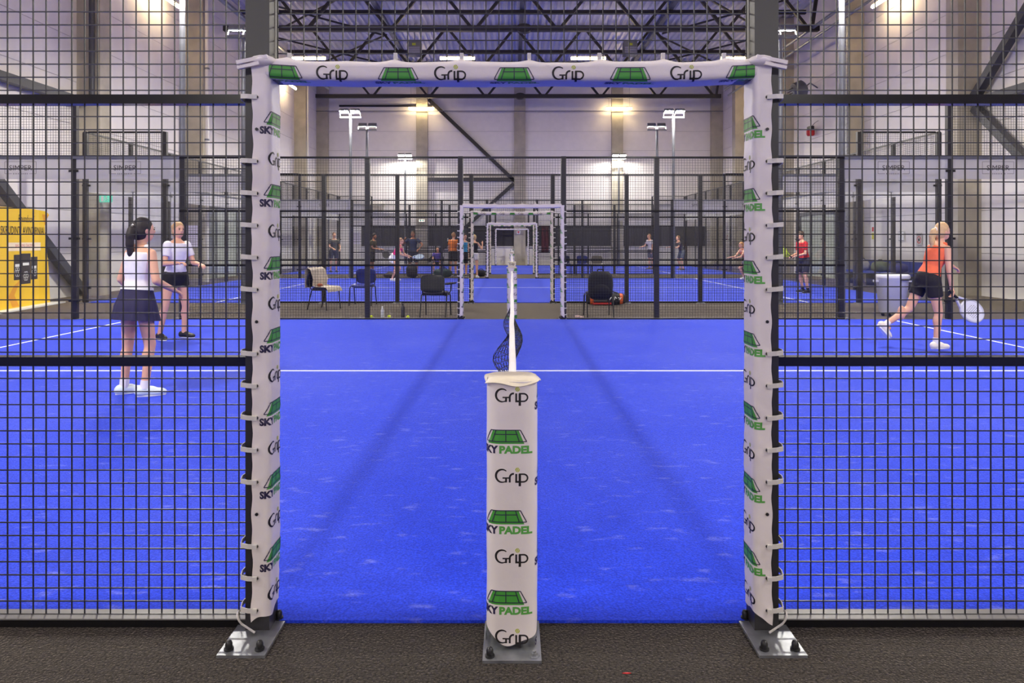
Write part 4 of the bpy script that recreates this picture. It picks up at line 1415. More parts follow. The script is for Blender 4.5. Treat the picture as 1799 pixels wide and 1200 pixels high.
def chair(kind, label, x, y, face, group='plastic stacking chairs on the carpet'):
    if kind not in CH:
        sm, bm_ = {'blue': ((44, 52, 128), (44, 52, 128)), 'black': ((24, 24, 44), (20, 19, 24)), 'grey': ((120, 114, 104), (120, 114, 104)), 'navy': ((30, 32, 72), (30, 32, 72))}[kind]
        CH[kind] = chair_parts(mat(kind + '_chair_seat', sm, 0.5), mat(kind + '_chair_back', bm_, 0.55))
    rz = math.atan2(-face[0], face[1])
    t = thing('stacking_chair', label, 'chair', (x, y, 0), rz, group)
    for n, me, _ in CH[kind]:
        link(n, me, t)
    return t
tc_ = chair('navy', 'dark chair with a pale striped towel draped over it', -3.98, 14.55, (0.94, -0.34))
chair('blue', 'blue plastic chair standing against the mesh fence', -3.38, 15.45, (-0.05, -1))
c3 = chair('black', 'black chair with an armrest tablet beside the white doorway frame', -1.47, 13.2, (0.12, 1))
arm = link('armrest_tablet', MB().poly([(0.20, -0.12), (0.26, -0.16), (0.34, 0.0), (0.36, 0.2), (0.30, 0.3), (0.24, 0.2)], 0.62, 0.645, 0, lambda a, yy, b: (a, b, yy)).mesh('armrest_tablet', RUBBER), c3)
link('tablet_support', MB().tube([(0.245, -0.05, 0.42), (0.29, 0.02, 0.5), (0.29, 0.06, 0.625)], 0.012, 8).mesh('tablet_support', RUBBER, True), c3)
chair('black', 'black chair with a rounded black backpack hung on its back', 1.66, 13.15, (-0.05, 1))
chair('navy', 'dark chair closest to the doorway padding in the row of three', 2.25, 28.85, (0.05, -1))
chair('blue', 'blue chair in the middle of the row of three', 2.98, 28.9, (-0.05, -1))
chair('grey', 'grey chair at the end of the row of three', 3.62, 28.9, (0, -1))
chair('black', 'black chair under the seated child in purple', -3.1, 28.55, (0.05, -1))
chair('black', 'black chair behind the crouching woman in pink', -4.6, 28.45, (0.9, -0.2))

# towel over the towel chair (in its frame: back at -y)
TOW = mat('striped_towel', (196, 184, 168), 0.9, 0, 0.22, 14, stretch=(3, 0.25, 0.25))
path = [(-0.345, 0.46), (-0.33, 0.62), (-0.325, 0.83), (-0.27, 0.885), (-0.185, 0.84), (-0.125, 0.64), (-0.15, 0.51), (-0.05, 0.487), (0.1, 0.487), (0.2, 0.483), (0.24, 0.44), (0.26, 0.38)]
def tw(a, b):
    f = b * (len(path) - 1); i = min(int(f), len(path) - 2); k = f - i
    y = path[i][0] + (path[i + 1][0] - path[i][0]) * k; z = path[i][1] + (path[i + 1][1] - path[i][1]) * k
    z0 = math.sin(a * 17 + b * 4) * 0.008 + math.sin(a * 31) * 0.005
    x = (a - 0.5) * (0.50 + 0.02 * b) + 0.015 * math.sin(b * 9)
    return (x, y + z0 * (0.7 if z > 0.5 else 0.1) + (0.012 if b < 0.3 else 0), z + abs(z0) * 0.8)
tw_o = link('towel', MB().grid(tw, 26, 44).mesh('towel', TOW, True, thick=0.006), None, (-3.98, 14.55, 0), math.atan2(-0.94, -0.34))
tag(tw_o, 'pale striped towel draped over the dark chair', 'towel')
tag(link('glove', MB().ell((0, 0, 0.03), (0.06, 0.05, 0.035)).ell((0.04, 0.03, 0.02), (0.03, 0.02, 0.015)).mesh('glove', mat('rust_leather', (150, 80, 44), 0.7), True), None, (-4.05, 14.38, 0.497)), 'small rust brown pouch on the seat of the towel chair', 'pouch')

# backpack hung on the chair back
t = thing('backpack', 'rounded black backpack hung over a chair back', 'backpack', (1.66, 12.81, 0.36), 0)
mb = MB(); mb.ell((0, 0, 0.26), (0.235, 0.085, 0.27), 20, 14)
mb.v = [(math.copysign(abs(x / 0.235) ** 0.5, x) * 0.235, math.copysign(abs(y / 0.085) ** 0.8, y) * 0.085, 0.26 + math.copysign(abs((z - 0.26) / 0.27) ** 0.55, z - 0.26) * 0.27) for x, y, z in mb.v]
link('bag_body', mb.mesh('bag_body', BAGD, True), t)
link('front_pocket', MB().ell((0, -0.07, 0.17), (0.17, 0.04, 0.13), 16, 10).mesh('front_pocket', BAGD, True), t)
link('top_handle', MB().tube([(-0.07, 0, 0.5), (-0.05, 0, 0.56), (0.05, 0, 0.56), (0.07, 0, 0.5)], 0.012, 8).mesh('top_handle', RUBBER, True), t)

# racket bag on the carpet
ORNG = mat('orange_bag_trim', (214, 96, 44), 0.6)
t = thing('racket_bag', 'black racket bag with orange ends and white lettering on the carpet', 'bag', (2.12, 15.45, 0), 0.06)
def bagp(a):
    return 0.5 * (1 - abs(2 * a - 1) ** 3) ** 0.5
mb = MB(); rings = 24; n = 16; vs = []
for i in range(rings + 1):
    a = i / rings; xx = (a - 0.5) * 0.9; k = max(0.05, (1 - abs(2 * a - 1) ** 3.2)) ** 0.5
    for j in range(n):
        th = 2 * PI * j / n
        cy = math.copysign(abs(math.cos(th)) ** 0.7, math.cos(th)); cz = math.copysign(abs(math.sin(th)) ** 0.7, math.sin(th))
        vs.append((xx, cy * 0.16 * k, 0.14 + cz * 0.14 * (0.55 + 0.45 * k)))
fs = [(i * n + j, (i + 1) * n + j, (i + 1) * n + (j + 1) % n, i * n + (j + 1) % n) for i in range(rings) for j in range(n)]
fs += [tuple(range(n)), tuple(rings * n + j for j in range(n - 1, -1, -1))]
mb.add(vs, fs)
mb.m = [1 if (f[0] // n in (2, 3, rings - 4, rings - 3)) else 0 for f in fs]
link('bag_body', mb.mesh('bag_body', [BAGD, ORNG], True, recalc=True), t)
link('side_panel', MB().box((-0.3, -0.168, 0.1), (0.0, -0.15, 0.2)).mesh('side_panel', mat('grey_bag_panel', (70, 68, 70), 0.7)), t)
link('red_stripe', MB().box((-0.32, -0.168, 0.03), (0.1, -0.14, 0.07)).mesh('red_stripe', mat('red_stripe', (190, 46, 40), 0.6)), t)
mb = MB()
for i, pl in enumerate(([(0, 0), (0.05, 0.07)], [(0.07, 0.0), (0.07, 0.07)], [(0.11, 0.0), (0.13, 0.07), (0.17, 0.03)], [(0.2, 0.06), (0.26, 0.02)], [(0.27, 0.06), (0.22, 0.0)])):
    v, f = stroke(pl, 0.018); mb.add([(a + 0.05, -0.172, b + 0.13) for a, b in v], f)
link('printed_marks', mb.mesh('printed_marks', SIGNW), t)
link('strap', MB().tube([(-0.25, -0.02, 0.28), (-0.1, -0.05, 0.32), (0.15, -0.05, 0.31), (0.28, 0, 0.27)], 0.014, 6).mesh('strap', RUBBER, True), t)

# waste bin
BINW = mat('white_bin_plastic', (222, 220, 230), 0.4)
t = thing('waste_bin', 'white wheeled waste bin with lid on the carpet beyond the glass', 'bin', (7.38, 13.25, 0))
mb = MB()
prof = [(0.225, 0.07), (0.235, 0.08), (0.285, 0.70), (0.295, 0.71), (0.295, 0.74)]
mb.lathe(prof, 28, sy=0.95)
link('bin_body', mb.mesh('bin_body', BINW, True), t)
link('lid', MB().lathe([(0.31, 0.735), (0.315, 0.76), (0.30, 0.80), (0.22, 0.825), (0.05, 0.83)], 28, sy=0.95).mesh('lid', BINW, True), t)
for s in (-1, 1):
    link('handle', cached('bhd', lambda: MB().box((-0.06, -0.03, 0.66), (0.06, 0.03, 0.7)).mesh('handle', BINW)), t, (s * 0.3, 0, 0))
link('latch', MB().box((0.0, -0.31, 0.705), (0.2, -0.27, 0.725)).mesh('latch', RUBBER), t)
for i in range(5):
    a = -PI / 2 + (i - 2) * 0.75
    link('caster', cached('cst', lambda: MB().tube([(-0.015, 0, 0.032), (0.015, 0, 0.032)], 0.032, 10).bar((0, 0, 0.03), (0, 0, 0.075), 0.03, 0.02).mesh('caster', RUBBER)), t, (0.19 * math.cos(a), 0.18 * math.sin(a), 0), a)

# balls and bottles
def felt_ball(x, y, lb):
    t = thing('padel_ball', lb, 'ball', (x, y, 0), 0.7, 'yellow balls behind the fence')
    link('felt', cached('felt', lambda: MB().ell((0, 0, 0.033), 0.033, 16, 12).mesh('felt', mat('yellow_felt', (206, 222, 46), 0.9, 0, 0.1, 120), True)), t)
    link('seam', cached('seam', lambda: MB().tube([(0.0332 * math.cos(q), 0.0332 * math.sin(q) * math.cos(0.9 * math.sin(2 * q)), 0.033 + 0.0332 * math.sin(q) * math.sin(0.9 * math.sin(2 * q))) for q in [2 * PI * i / 30 for i in range(30)]], 0.0015, 4, closed=True).mesh('seam', SIGNW)), t)
felt_ball(-2.63, 12.78, 'yellow padel ball beside the fence post')
felt_ball(-2.31, 12.84, 'yellow padel ball between the clear and the dark bottle')
felt_ball(-1.945, 12.76, 'yellow padel ball beyond the dark bottle, towards the black chair')
def bottle(name, label, x, y, h, r, m, capm):
    t = thing(name, label, 'bottle', (x, y, 0))
    link('bottle_body', MB().lathe([(r * 0.9, 0), (r, 0.01), (r, h * 0.35), (r * 0.92, h * 0.42), (r, h * 0.5), (r, h * 0.68), (r * 0.45, h * 0.86), (r * 0.4, h * 0.9)], 16).mesh('bottle_body', m, True), t)
    link('bottle_cap', MB().lathe([(r * 0.46, h * 0.89), (r * 0.46, h * 0.99), (r * 0.4, h)], 12).mesh('bottle_cap', capm, True), t)
bottle('water_bottle', 'clear plastic water bottle with white cap standing on the carpet', -2.44, 12.86, 0.225, 0.034, mat('clear_bottle_plastic', (205, 208, 216), 0.15, spec=0.8), SIGNW)
bottle('drinking_bottle', 'dark grey drinking bottle standing on the carpet', -2.075, 12.98, 0.265, 0.038, mat('dark_bottle', (70, 68, 72), 0.35), RUBBER)
tag(link('crumpled_wrapper', MB().ell((0, 0, 0.03), (0.06, 0.04, 0.03), 10, 6).ell((0.07, 0.01, 0.02), (0.05, 0.035, 0.022), 10, 6).mesh('crumpled_wrapper', mat('pale_wrapper', (226, 196, 190), 0.6)), None, (1.24, 12.88, 0), -0.4), 'small crumpled pale wrapper on the carpet beside a chair leg', 'litter')
tag(link('red_shred', MB().poly([(-0.014, 0), (0.0, -0.003), (0.016, 0.0), (0.004, 0.003)], 0.0005, 0.003, 0, lambda a, yy, b: (a, b, yy)).mesh('red_shred', SIGNR), None, (0.388, 2.315, 0)), 'tiny red shred lying on the dark carpet by the net post', 'litter')
soft_bag('backpack', 'black backpack on the carpet at the feet of the man in navy', (-3.92, 26.75, 0), (0.22, 0.18, 0.27), BAGD, 0, seed=11, cat='backpack')
soft_bag('sports_bag', 'dark green sports bag on the carpet before the seated child', (-2.72, 26.9, 0), (0.36, 0.2, 0.17), mat('dark_green_bag', (40, 62, 58), 0.7, 0, 0.3, 8), 0.05, seed=13)
soft_bag('sports_bag', 'black holdall on the carpet beside the blonde woman in black top', (-1.26, 27.75, 0), (0.22, 0.2, 0.13), BAGD, 0, seed=17)
soft_bag('sports_bag', 'flat dark bag on the carpet behind the pink top woman', (-4.75, 26.6, 0), (0.25, 0.15, 0.1), mat('brown_bag', (62, 50, 44), 0.7), 0, seed=19)

# ------------------------------------------------------------------ people
def solid(name, mb, vox, m, parent, sm=3):
    me = mb.mesh('tmp', m)
    ob = bpy.data.objects.new('tmp', me); C.objects.link(ob)
    r = ob.modifiers.new('r', 'REMESH'); r.mode = 'VOXEL'; r.voxel_size = vox
    s_ = ob.modifiers.new('s', 'SMOOTH'); s_.factor = 0.5; s_.iterations = sm
    dg = bpy.context.evaluated_depsgraph_get()
    me2 = bpy.data.meshes.new_from_object(ob.evaluated_get(dg))
    bpy.data.objects.remove(ob); bpy.data.meshes.remove(me)
    me2.name = name
    me2.materials.clear(); me2.materials.append(m)
    me2.polygons.foreach_set('use_smooth', [True] * len(me2.polygons))
    return link(name, me2, parent)

TOR = [(-0.12, 0.10, 0.085), (-0.06, 0.150, 0.112), (0.0, 0.168, 0.120), (0.08, 0.152, 0.106), (0.17, 0.130, 0.094), (0.27, 0.142, 0.102), (0.36, 0.158, 0.110), (0.43, 0.165, 0.100), (0.485, 0.120, 0.080), (0.515, 0.07, 0.062)]
def tor_at(t):
    if t <= TOR[0][0]:
        return TOR[0][1:]
    for a, b in zip(TOR, TOR[1:]):
        if t <= b[0]:
            k = (t - a[0]) / (b[0] - a[0])
            return a[1] + (b[1] - a[1]) * k, a[2] + (b[2] - a[2]) * k
    return TOR[-1][1:]
def V(*a):
    return Vector(a)
def N(v):
    return Vector(v).normalized()

SKIN = mat('skin', (226, 172, 142), 0.55)
SKIND = mat('skin_tanned', (176, 122, 92), 0.55)
EYE_M = mat('eye_dark', (40, 30, 28), 0.3)
LIP = mat('lip', (176, 96, 88), 0.5)

def person(label, x, y, face, H, lean=4, la=None, ra=None, ll=None, rl=None, head=(0, 0), top=None, sleeves=0.0, bottom=None, bkind='shorts', blen=0.5, hair=None, hairstyle='short', shoe=(240, 240, 240), sock=None, skin=None, vox=0.016, feet=(0, 0), seat=None, tank=False, fem=False, side=0, shoe_pitch=(0, 0)):
    skin = skin or SKIN
    k = H / 1.75
    la = la or ((-0.25, 0.05, -1), (-0.1, 0.3, -1)); ra = ra or ((0.25, 0.05, -1), (0.1, 0.3, -1))
    ll = ll or ((-0.06, 0.0, -1), (-0.02, -0.02, -1)); rl = rl or ((0.06, 0.0, -1), (0.02, -0.02, -1))
    lr = math.radians(lean); sr = math.radians(side)
    sd = N((math.sin(sr), math.sin(lr) * math.cos(sr), math.cos(lr) * math.cos(sr)))
    xr = N(V(1, 0, -math.tan(sr) if abs(sr) > 0 else 0)); fw = sd.cross(xr) * -1
    fw = N(xr.cross(sd)) * -1 if N(xr.cross(sd)).y < 0 else N(xr.cross(sd))
    Mt = Matrix((xr, fw, sd)).transposed()
    J = {}
    P = V(0, 0, 0)
    sho = 0.158 if fem else 0.175
    hips = 0.095
    J['Ls'] = P + sd * 0.445 * k - xr * sho * k; J['Rs'] = P + sd * 0.445 * k + xr * sho * k
    for q, arm in (('L', la), ('R', ra)):
        d1, d2 = N(arm[0]), N(arm[1])
        J[q + 'e'] = J[q + 's'] + d1 * 0.285 * k
        J[q + 'w'] = J[q + 'e'] + d2 * 0.25 * k
        J[q + 'hd'] = d2
        J[q + 'h'] = J[q + 'w'] + d2 * 0.075 * k
    J['Lh_'] = P + V(-hips * k, 0, -0.03 * k); J['Rh_'] = P + V(hips * k, 0, -0.03 * k)
    for q, leg in (('L', ll), ('R', rl)):
        J[q + 'k'] = J[q + 'h_'] + N(leg[0]) * 0.43 * k
        J[q + 'a'] = J[q + 'k'] + N(leg[1]) * 0.41 * k
    az = min(J['La'].z, J['Ra'].z)
    lift = 0.088 * k - az
    for n_ in J:
        if not n_.endswith('hd'):
            J[n_] = J[n_] + V(0, 0, lift)
    P = V(0, 0, lift)
    rz = math.atan2(-face[0], face[1])
    t = thing('person', label, 'person', (x, y, 0), rz)
    def torso(mb, t0, t1, inf, n=20):
        ts = [t0] + [r[0] for r in TOR if t0 < r[0] < t1] + [t1]
        vs = []
        for tt in ts:
            a, b = tor_at(tt)
            if fem:
                w_ = math.exp(-((tt - 0.17) / 0.08) ** 2)
                a *= 1 - 0.09 * w_ - 0.05 * (tt > 0.3)
                b *= 1 - 0.05 * w_
                if 0.25 < tt < 0.42:
                    b *= 1.06
            for j in range(n):
                th = 2 * PI * j / n
                p = Mt @ V(math.cos(th) * (a * k + inf), math.sin(th) * (b * k + inf), tt * k)
                vs.append(P + p)
        m_ = len(ts)
        fs = [(i * n + j, i * n + (j + 1) % n, (i + 1) * n + (j + 1) % n, (i + 1) * n + j) for i in range(m_ - 1) for j in range(n)]
        fs += [tuple(range(n - 1, -1, -1)), tuple((m_ - 1) * n + j for j in range(n))]
        mb.add(vs, fs)
    # head
    hp, hy = head
    Mh = Matrix.Rotation(math.radians(hy), 3, 'Z') @ Matrix.Rotation(math.radians(-(lean * 0.45 + hp)), 3, 'X')
    nb = P + sd * 0.50 * k
    hc = nb + Mh @ V(0, 0.018 * k, 0.165 * k)
    J['head'] = hc
    b = MB()
    torso(b, -0.12, 0.515, 0)
    b.capsule(nb - sd * 0.03 * k, hc - Mh @ V(0, 0.02 * k, 0.05 * k), 0.052 * k, 0.05 * k)
    b.ell(hc, (0.073 * k, 0.092 * k, 0.112 * k), 14, 10, Mh)
    b.ell(hc + Mh @ V(0, 0.035 * k, -0.06 * k), (0.052 * k, 0.055 * k, 0.055 * k), 12, 8, Mh)
    b.ell(hc + Mh @ V(0, 0.098 * k, -0.012 * k), (0.012 * k, 0.018 * k, 0.024 * k), 8, 6, Mh)
    for s in (-1, 1):
        b.ell(hc + Mh @ V(s * 0.074 * k, -0.005 * k, -0.01 * k), (0.010 * k, 0.018 * k, 0.030 * k), 8, 6, Mh)
    for q, s in (('L', -1), ('R', 1)):
        b.capsule(J[q + 's'] - sd * 0.012 * k, J[q + 'e'], 0.050 * k * (0.9 if fem else 1.05), 0.038 * k)
        b.capsule(J[q + 'e'], J[q + 'w'], 0.039 * k, 0.026 * k)
        d = J[q + 'hd']
        sdv = d.cross(V(0, 1, 0)) if abs(d.y) < 0.9 else d.cross(V(0, 0, 1))
        sdv = N(sdv); nn = N(d.cross(sdv))
        Mp = Matrix((sdv, nn, d)).transposed()
        b.ell(J[q + 'w'] + d * 0.045 * k, (0.036 * k, 0.018 * k, 0.052 * k), 10, 6, Mp)
        for i in range(4):
            bs = J[q + 'w'] + d * 0.082 * k + sdv * (0.027 - 0.018 * i) * k
            L1 = (0.034, 0.04, 0.037, 0.03)[i] * k
            m1 = bs + N(d * 0.8 + nn * 0.6) * L1
            m2 = m1 + N(d * 0.1 + nn) * L1 * 0.75
            rr = max(0.0085 * k, vox * 0.62)
            b.capsule(bs, m1, rr, rr, 6); b.capsule(m1, m2, rr, rr * 0.9, 6)
        tb = J[q + 'w'] + d * 0.03 * k + sdv * 0.03 * k
        t1_ = tb + N(d * 0.7 + sdv * 0.8 + nn * 0.3) * 0.035 * k
        b.capsule(tb, t1_, max(0.011 * k, vox * 0.62), max(0.0095 * k, vox * 0.6), 6)
        b.capsule(t1_, t1_ + N(d * 0.7 + nn * 0.8) * 0.028 * k, max(0.0095 * k, vox * 0.6), max(0.009 * k, vox * 0.6), 6)
    for q in 'LR':
        hj, kj, aj = J[q + 'h_'], J[q + 'k'], J[q + 'a']
        b.capsule(hj, kj, 0.085 * k, 0.054 * k, 12)
        b.capsule(kj, aj, 0.053 * k, 0.034 * k, 12)
        cf = kj + (aj - kj) * 0.3
        ax = N(aj - kj); bk = N(V(0, -1, 0) - ax * V(0, -1, 0).dot(ax))
        b.ell(cf + bk * 0.012 * k, (0.052 * k, 0.055 * k, 0.10 * k), 10, 6)
        b.capsule(aj, aj + V(0, 0.06, -0.045) * k, 0.034 * k, 0.03 * k)
    body = solid('body', b, vox, skin, t)
    # face
    fm = MB()
    for s in (-1, 1):
        fm.ell(hc + Mh @ V(s * 0.030 * k, 0.084 * k, 0.008 * k), (0.011 * k, 0.008 * k, 0.006 * k), 8, 6, Mh)
        fm.ell(hc + Mh @ V(s * 0.031 * k, 0.086 * k, 0.026 * k), (0.017 * k, 0.006 * k, 0.004 * k), 8, 6, Mh)
    stuff(link('eyes_and_brows', fm.mesh('eyes_and_brows', EYE_M, True), t))
    link('mouth', MB().ell(hc + Mh @ V(0, 0.086 * k, -0.056 * k), (0.022 * k, 0.008 * k, 0.007 * k), 8, 6, Mh).mesh('mouth', LIP, True), t)
    # hair
    if hair:
        hm = mat('hair_%d_%d_%d' % hair, hair, 0.6, 0, 0.1, 40)
        h = MB()
        h.ell(hc + Mh @ V(0, -0.014 * k, 0.022 * k), (0.083 * k, 0.095 * k, 0.108 * k), 14, 10, Mh)
        if hairstyle in ('pony', 'bun', 'long'):
            h.ell(hc + Mh @ V(0, -0.035 * k, -0.02 * k), (0.08 * k, 0.072 * k, 0.10 * k), 14, 10, Mh)
        if hairstyle == 'pony':
            pts = [hc + Mh @ V(0, -0.09 * k, 0.02 * k)]
            for i, (dy, dz, rr) in enumerate(((-0.13, 0.0, 0.034), (-0.15, -0.07, 0.042), (-0.15, -0.15, 0.04), (-0.14, -0.23, 0.034), (-0.13, -0.30, 0.02))):
                q = hc + V(0, dy * k, dz * k)
                h.capsule(pts[-1], q, rr * k * 0.95, rr * k); pts.append(q)
        if hairstyle == 'bun':
            h.ell(hc + Mh @ V(0, -0.12 * k, 0.04 * k), 0.045 * k, 10, 8)
        if hairstyle == 'long':
            h.ell(hc + Mh @ V(0, -0.06 * k, -0.12 * k), (0.085 * k, 0.05 * k, 0.11 * k), 12, 8, Mh)
        # keep the face free: push hair in front of the brow plane back into the skull
        nv = []
        inv = Mh.inverted()
        for p in h.v:
            lp = inv @ (Vector(p) - hc)
            if lp.y > 0.05 * k and lp.z < 0.055 * k:
                lp.y = 0.05 * k - (lp.y - 0.05 * k) * 0.2
            nv.append(tuple(hc + Mh @ lp))
        h.v = nv
        solid('hair', h, max(0.010, vox), hm, t)
        if hairstyle == 'pony':
            link('hair_band', MB().tube([hc + Mh @ V(0.03 * k * math.cos(a), -0.105 * k, 0.015 * k + 0.03 * k * math.sin(a)) for a in [2 * PI * i / 12 for i in range(12)]], 0.008 * k, 6, closed=True).mesh('hair_band', SIGNW, True), t)
    # shirt
    if top:
        m_ = top if not isinstance(top, tuple) else mat('cloth_%d_%d_%d' % top, top, 0.85, 0, 0.05, 20)
        c = MB()
        torso(c, 0.06 if bkind == 'skirt' else -0.045, 0.44 if tank else 0.475, 0.012)
        for q, s in (('L', -1), ('R', 1)):
            if tank:
                c.capsule(J[q + 's'] - xr * s * 0.07 * k - sd * 0.05 * k, J[q + 's'] - xr * s * 0.075 * k + sd * 0.045 * k, 0.05 * k, 0.035 * k)
            if sleeves > 0:
                e = J[q + 's'] + (J[q + 'e'] - J[q + 's']) * min(1, sleeves)
                c.ell(J[q + 's'], 0.062 * k, 10, 8)
                c.tube([J[q + 's'], e], [0.064 * k, 0.060 * k], 14)
                if sleeves > 1:
                    c.capsule(J[q + 'e'], J[q + 'w'], 0.052 * k, 0.038 * k)
        solid('shirt', c, max(0.011, vox * 0.9), m_, t, 2)
    # lower garment
    if bottom:
        m_ = mat('cloth_%d_%d_%d' % bottom, bottom, 0.85, 0, 0.06, 20)
        if bkind == 'skirt':
            c = MB(); n = 56; vs = []
            rows_ = 10
            for i in range(rows_ + 1):
                f = i / rows_
                a0, b0 = tor_at(0.10 - 0.12 * min(1, f * 1.4))
                for j in range(n):
                    th = 2 * PI * j / n
                    ple = 1 + 0.05 * f * math.sin(14 * th + 0.7)
                    ra_ = (a0 * k + 0.016 + 0.055 * k * f ** 1.2) * ple; rb = (b0 * k + 0.016 + 0.068 * k * f ** 1.2) * ple
                    p = Mt @ V(math.cos(th) * ra_, math.sin(th) * rb, 0) + sd * (0.10 - 0.13 * min(1, f * 1.6)) * k + V(0, 0, -max(0, blen * 0.9 * f - 0.13 * min(1, f * 1.6)) * k)
                    vs.append(P + p)
            fs = [(i * n + (j + 1) % n, i * n + j, (i + 1) * n + j, (i + 1) * n + (j + 1) % n) for i in range(rows_) for j in range(n)]
            c.add(vs, fs)
            link('skirt', c.mesh('skirt', m_, True, thick=0.006), t)
            w_ = MB(); torso(w_, 0.078, 0.104, 0.025); link('waistband', w_.mesh('waistband', SIGNW, True), t)
        else:
            c = MB()
            torso(c, -0.145, 0.06, 0.014)
            for q in 'LR':
                e = J[q + 'h_'] + (J[q + 'k'] - J[q + 'h_']) * min(1, blen)
                c.ell(J[q + 'h_'], 0.106 * k, 12, 8)
                c.tube([J[q + 'h_'], e], [0.106 * k, (0.100 - 0.014 * blen) * k], 16)
                if blen > 1:
                    c.ell(J[q + 'k'], 0.072 * k, 10, 8)
                    c.tube([J[q + 'k'], J[q + 'a']], [0.072 * k, 0.052 * k], 12)
            solid('trousers' if blen > 1 else 'shorts', c, max(0.011, vox * 0.9), m_, t, 2)
    # shoes and socks
    sm_ = mat('shoe_%d_%d_%d' % shoe, shoe, 0.5)
    for i, q in enumerate('LR'):
        a = J[q + 'a']
        Ms = Matrix.Translation(a) @ Matrix.Rotation(math.radians(feet[i]), 4, 'Z') @ Matrix.Rotation(math.radians(shoe_pitch[i]), 4, 'X') @ Matrix.Translation((0, 0, -0.088 * k))
        def shoe_me():
            c = MB()
            c.ell((0, -0.025 * k, 0.055 * k), (0.047 * k, 0.066 * k, 0.056 * k), 12, 8)
            c.ell((0, 0.10 * k, 0.040 * k), (0.050 * k, 0.098 * k, 0.041 * k), 12, 8)
            c.ell((0, 0.04 * k, 0.055 * k), (0.046 * k, 0.08 * k, 0.05 * k), 12, 8)
            c.v = [(x_, y_, max(0.012, z_)) for x_, y_, z_ in c.v]
            return c
        so = solid('shoe', shoe_me(), 0.012 if vox < 0.014 else 0.016, sm_, t, 2)
        so.matrix_local = Ms
        so2 = link('sole', cached(('sole', round(k, 2)), lambda: MB().poly([(0.039 * k * math.sin(u) * (1.08 if math.cos(u) > 0 else 0.95), (0.054 + 0.132 * math.cos(u)) * k) for u in [2 * PI * z / 20 for z in range(20)]], 0.0, 0.02, 0, lambda p, yy, r: (p, r, yy)).mesh('sole', SIGNW, recalc=True)), so)
        if sock:
            ax = N(J[q + 'k'] - a)
            link('sock', MB().tube([a - ax * 0.01, a + ax * 0.07 * k], 0.043 * k, 12).mesh('sock', mat('sock_%d_%d_%d' % sock, sock, 0.8), True), t)
    R = Matrix.Translation((x, y, 0)) @ Matrix.Rotation(rz, 4, 'Z')
    return t, {n_: (R @ v_ if not n_.endswith('hd') else R.to_3x3() @ v_) for n_, v_ in J.items()}

def racket(label, grip, direc, normal, facem, framem, gripm=RUBBER):
    """padel racket: grip point in the hand, head pointing along direc"""
    d = N(direc); n_ = Vector(normal); n_ = N(n_ - d * n_.dot(d)); s = d.cross(n_)
    t = thing('padel_racket', label, 'racket')
    t.matrix_world = Matrix.Translation(grip) @ Matrix((s, d, n_)).transposed().to_4x4()
    out = []
    for i in range(36):
        a = 2 * PI * i / 36
        r = 0.13 * (1 + 0.08 * max(0, -math.sin(a)))
        out.append((r * math.cos(a), 0.33 + 0.15 * math.sin(a)))
    link('face', MB().poly([(a * 0.93, 0.33 + (b - 0.33) * 0.93) for a, b in out], -0.017, 0.017, 0, lambda a, yy, b: (a, b, yy)).mesh('face', facem, recalc=True), t)
    link('frame', MB().tube([(a, b, 0) for a, b in out], 0.019, 8, closed=True).mesh('frame', framem, True), t)
    hl = MB()
    for i in range(-4, 5):
        for j in range(-4, 5):
            if i * i + j * j < 15:
                for zz in (-0.0176, 0.0176):
                    v, f = disc2(i * 0.022, 0.34 + j * 0.024, 0.005, 8)
                    hl.add([(a, b, zz) for a, b in v], f)
    stuff(link('drilled_holes', hl.mesh('drilled_holes', BLACK), t))
    link('throat', MB().bar((-0.08, 0.21, 0), (-0.018, 0.08, 0), 0.024, 0.03).bar((0.08, 0.21, 0), (0.018, 0.08, 0), 0.024, 0.03).mesh('throat', framem), t)
    link('grip', MB().tube([(0, -0.06, 0), (0, 0.09, 0)], 0.017, 10).mesh('grip', gripm, True), t)
    return t

WHITE = (236, 232, 234)
person('dark haired woman with ponytail in white top and navy skirt, playing', -3.55, 6.45, (0.42, 0.91), 1.70, lean=6, head=(0, -14),
       la=((-0.35, -0.1, -1), (-0.1, 0.75, -0.75)), ra=((0.28, -0.05, -1), (-0.1, 0.95, -0.45)),
       ll=((-0.10, 0.03, -1), (0, -0.10, -1)), rl=((0.08, 0.12, -1), (0.02, -0.16, -1)), feet=(-22, -40),
       top=WHITE, bottom=(44, 40, 72), bkind='skirt', blen=0.35, hair=(32, 24, 26), hairstyle='pony', shoe=(222, 236, 238), sock=WHITE, vox=0.0095, tank=True, fem=True)
person('blonde woman in white t-shirt and black shorts, turning on court', -4.98, 10.1, (0.9, -0.43), 1.76, lean=5, head=(0, -10),
       la=((-0.25, 0.25, -1), (0.3, 1, -0.1)), ra=((0.3, 0.1, -1), (-0.2, 1, 0.05)),
       ll=((-0.14, 0.06, -1), (-0.02, -0.12, -1)), rl=((0.14, -0.06, -1), (0.04, -0.22, -1)), feet=(12, -12),
       top=WHITE, sleeves=0.62, bottom=(24, 22, 26), blen=0.34, hair=(196, 158, 112), hairstyle='bun', shoe=(28, 26, 28), vox=0.011, fem=True)
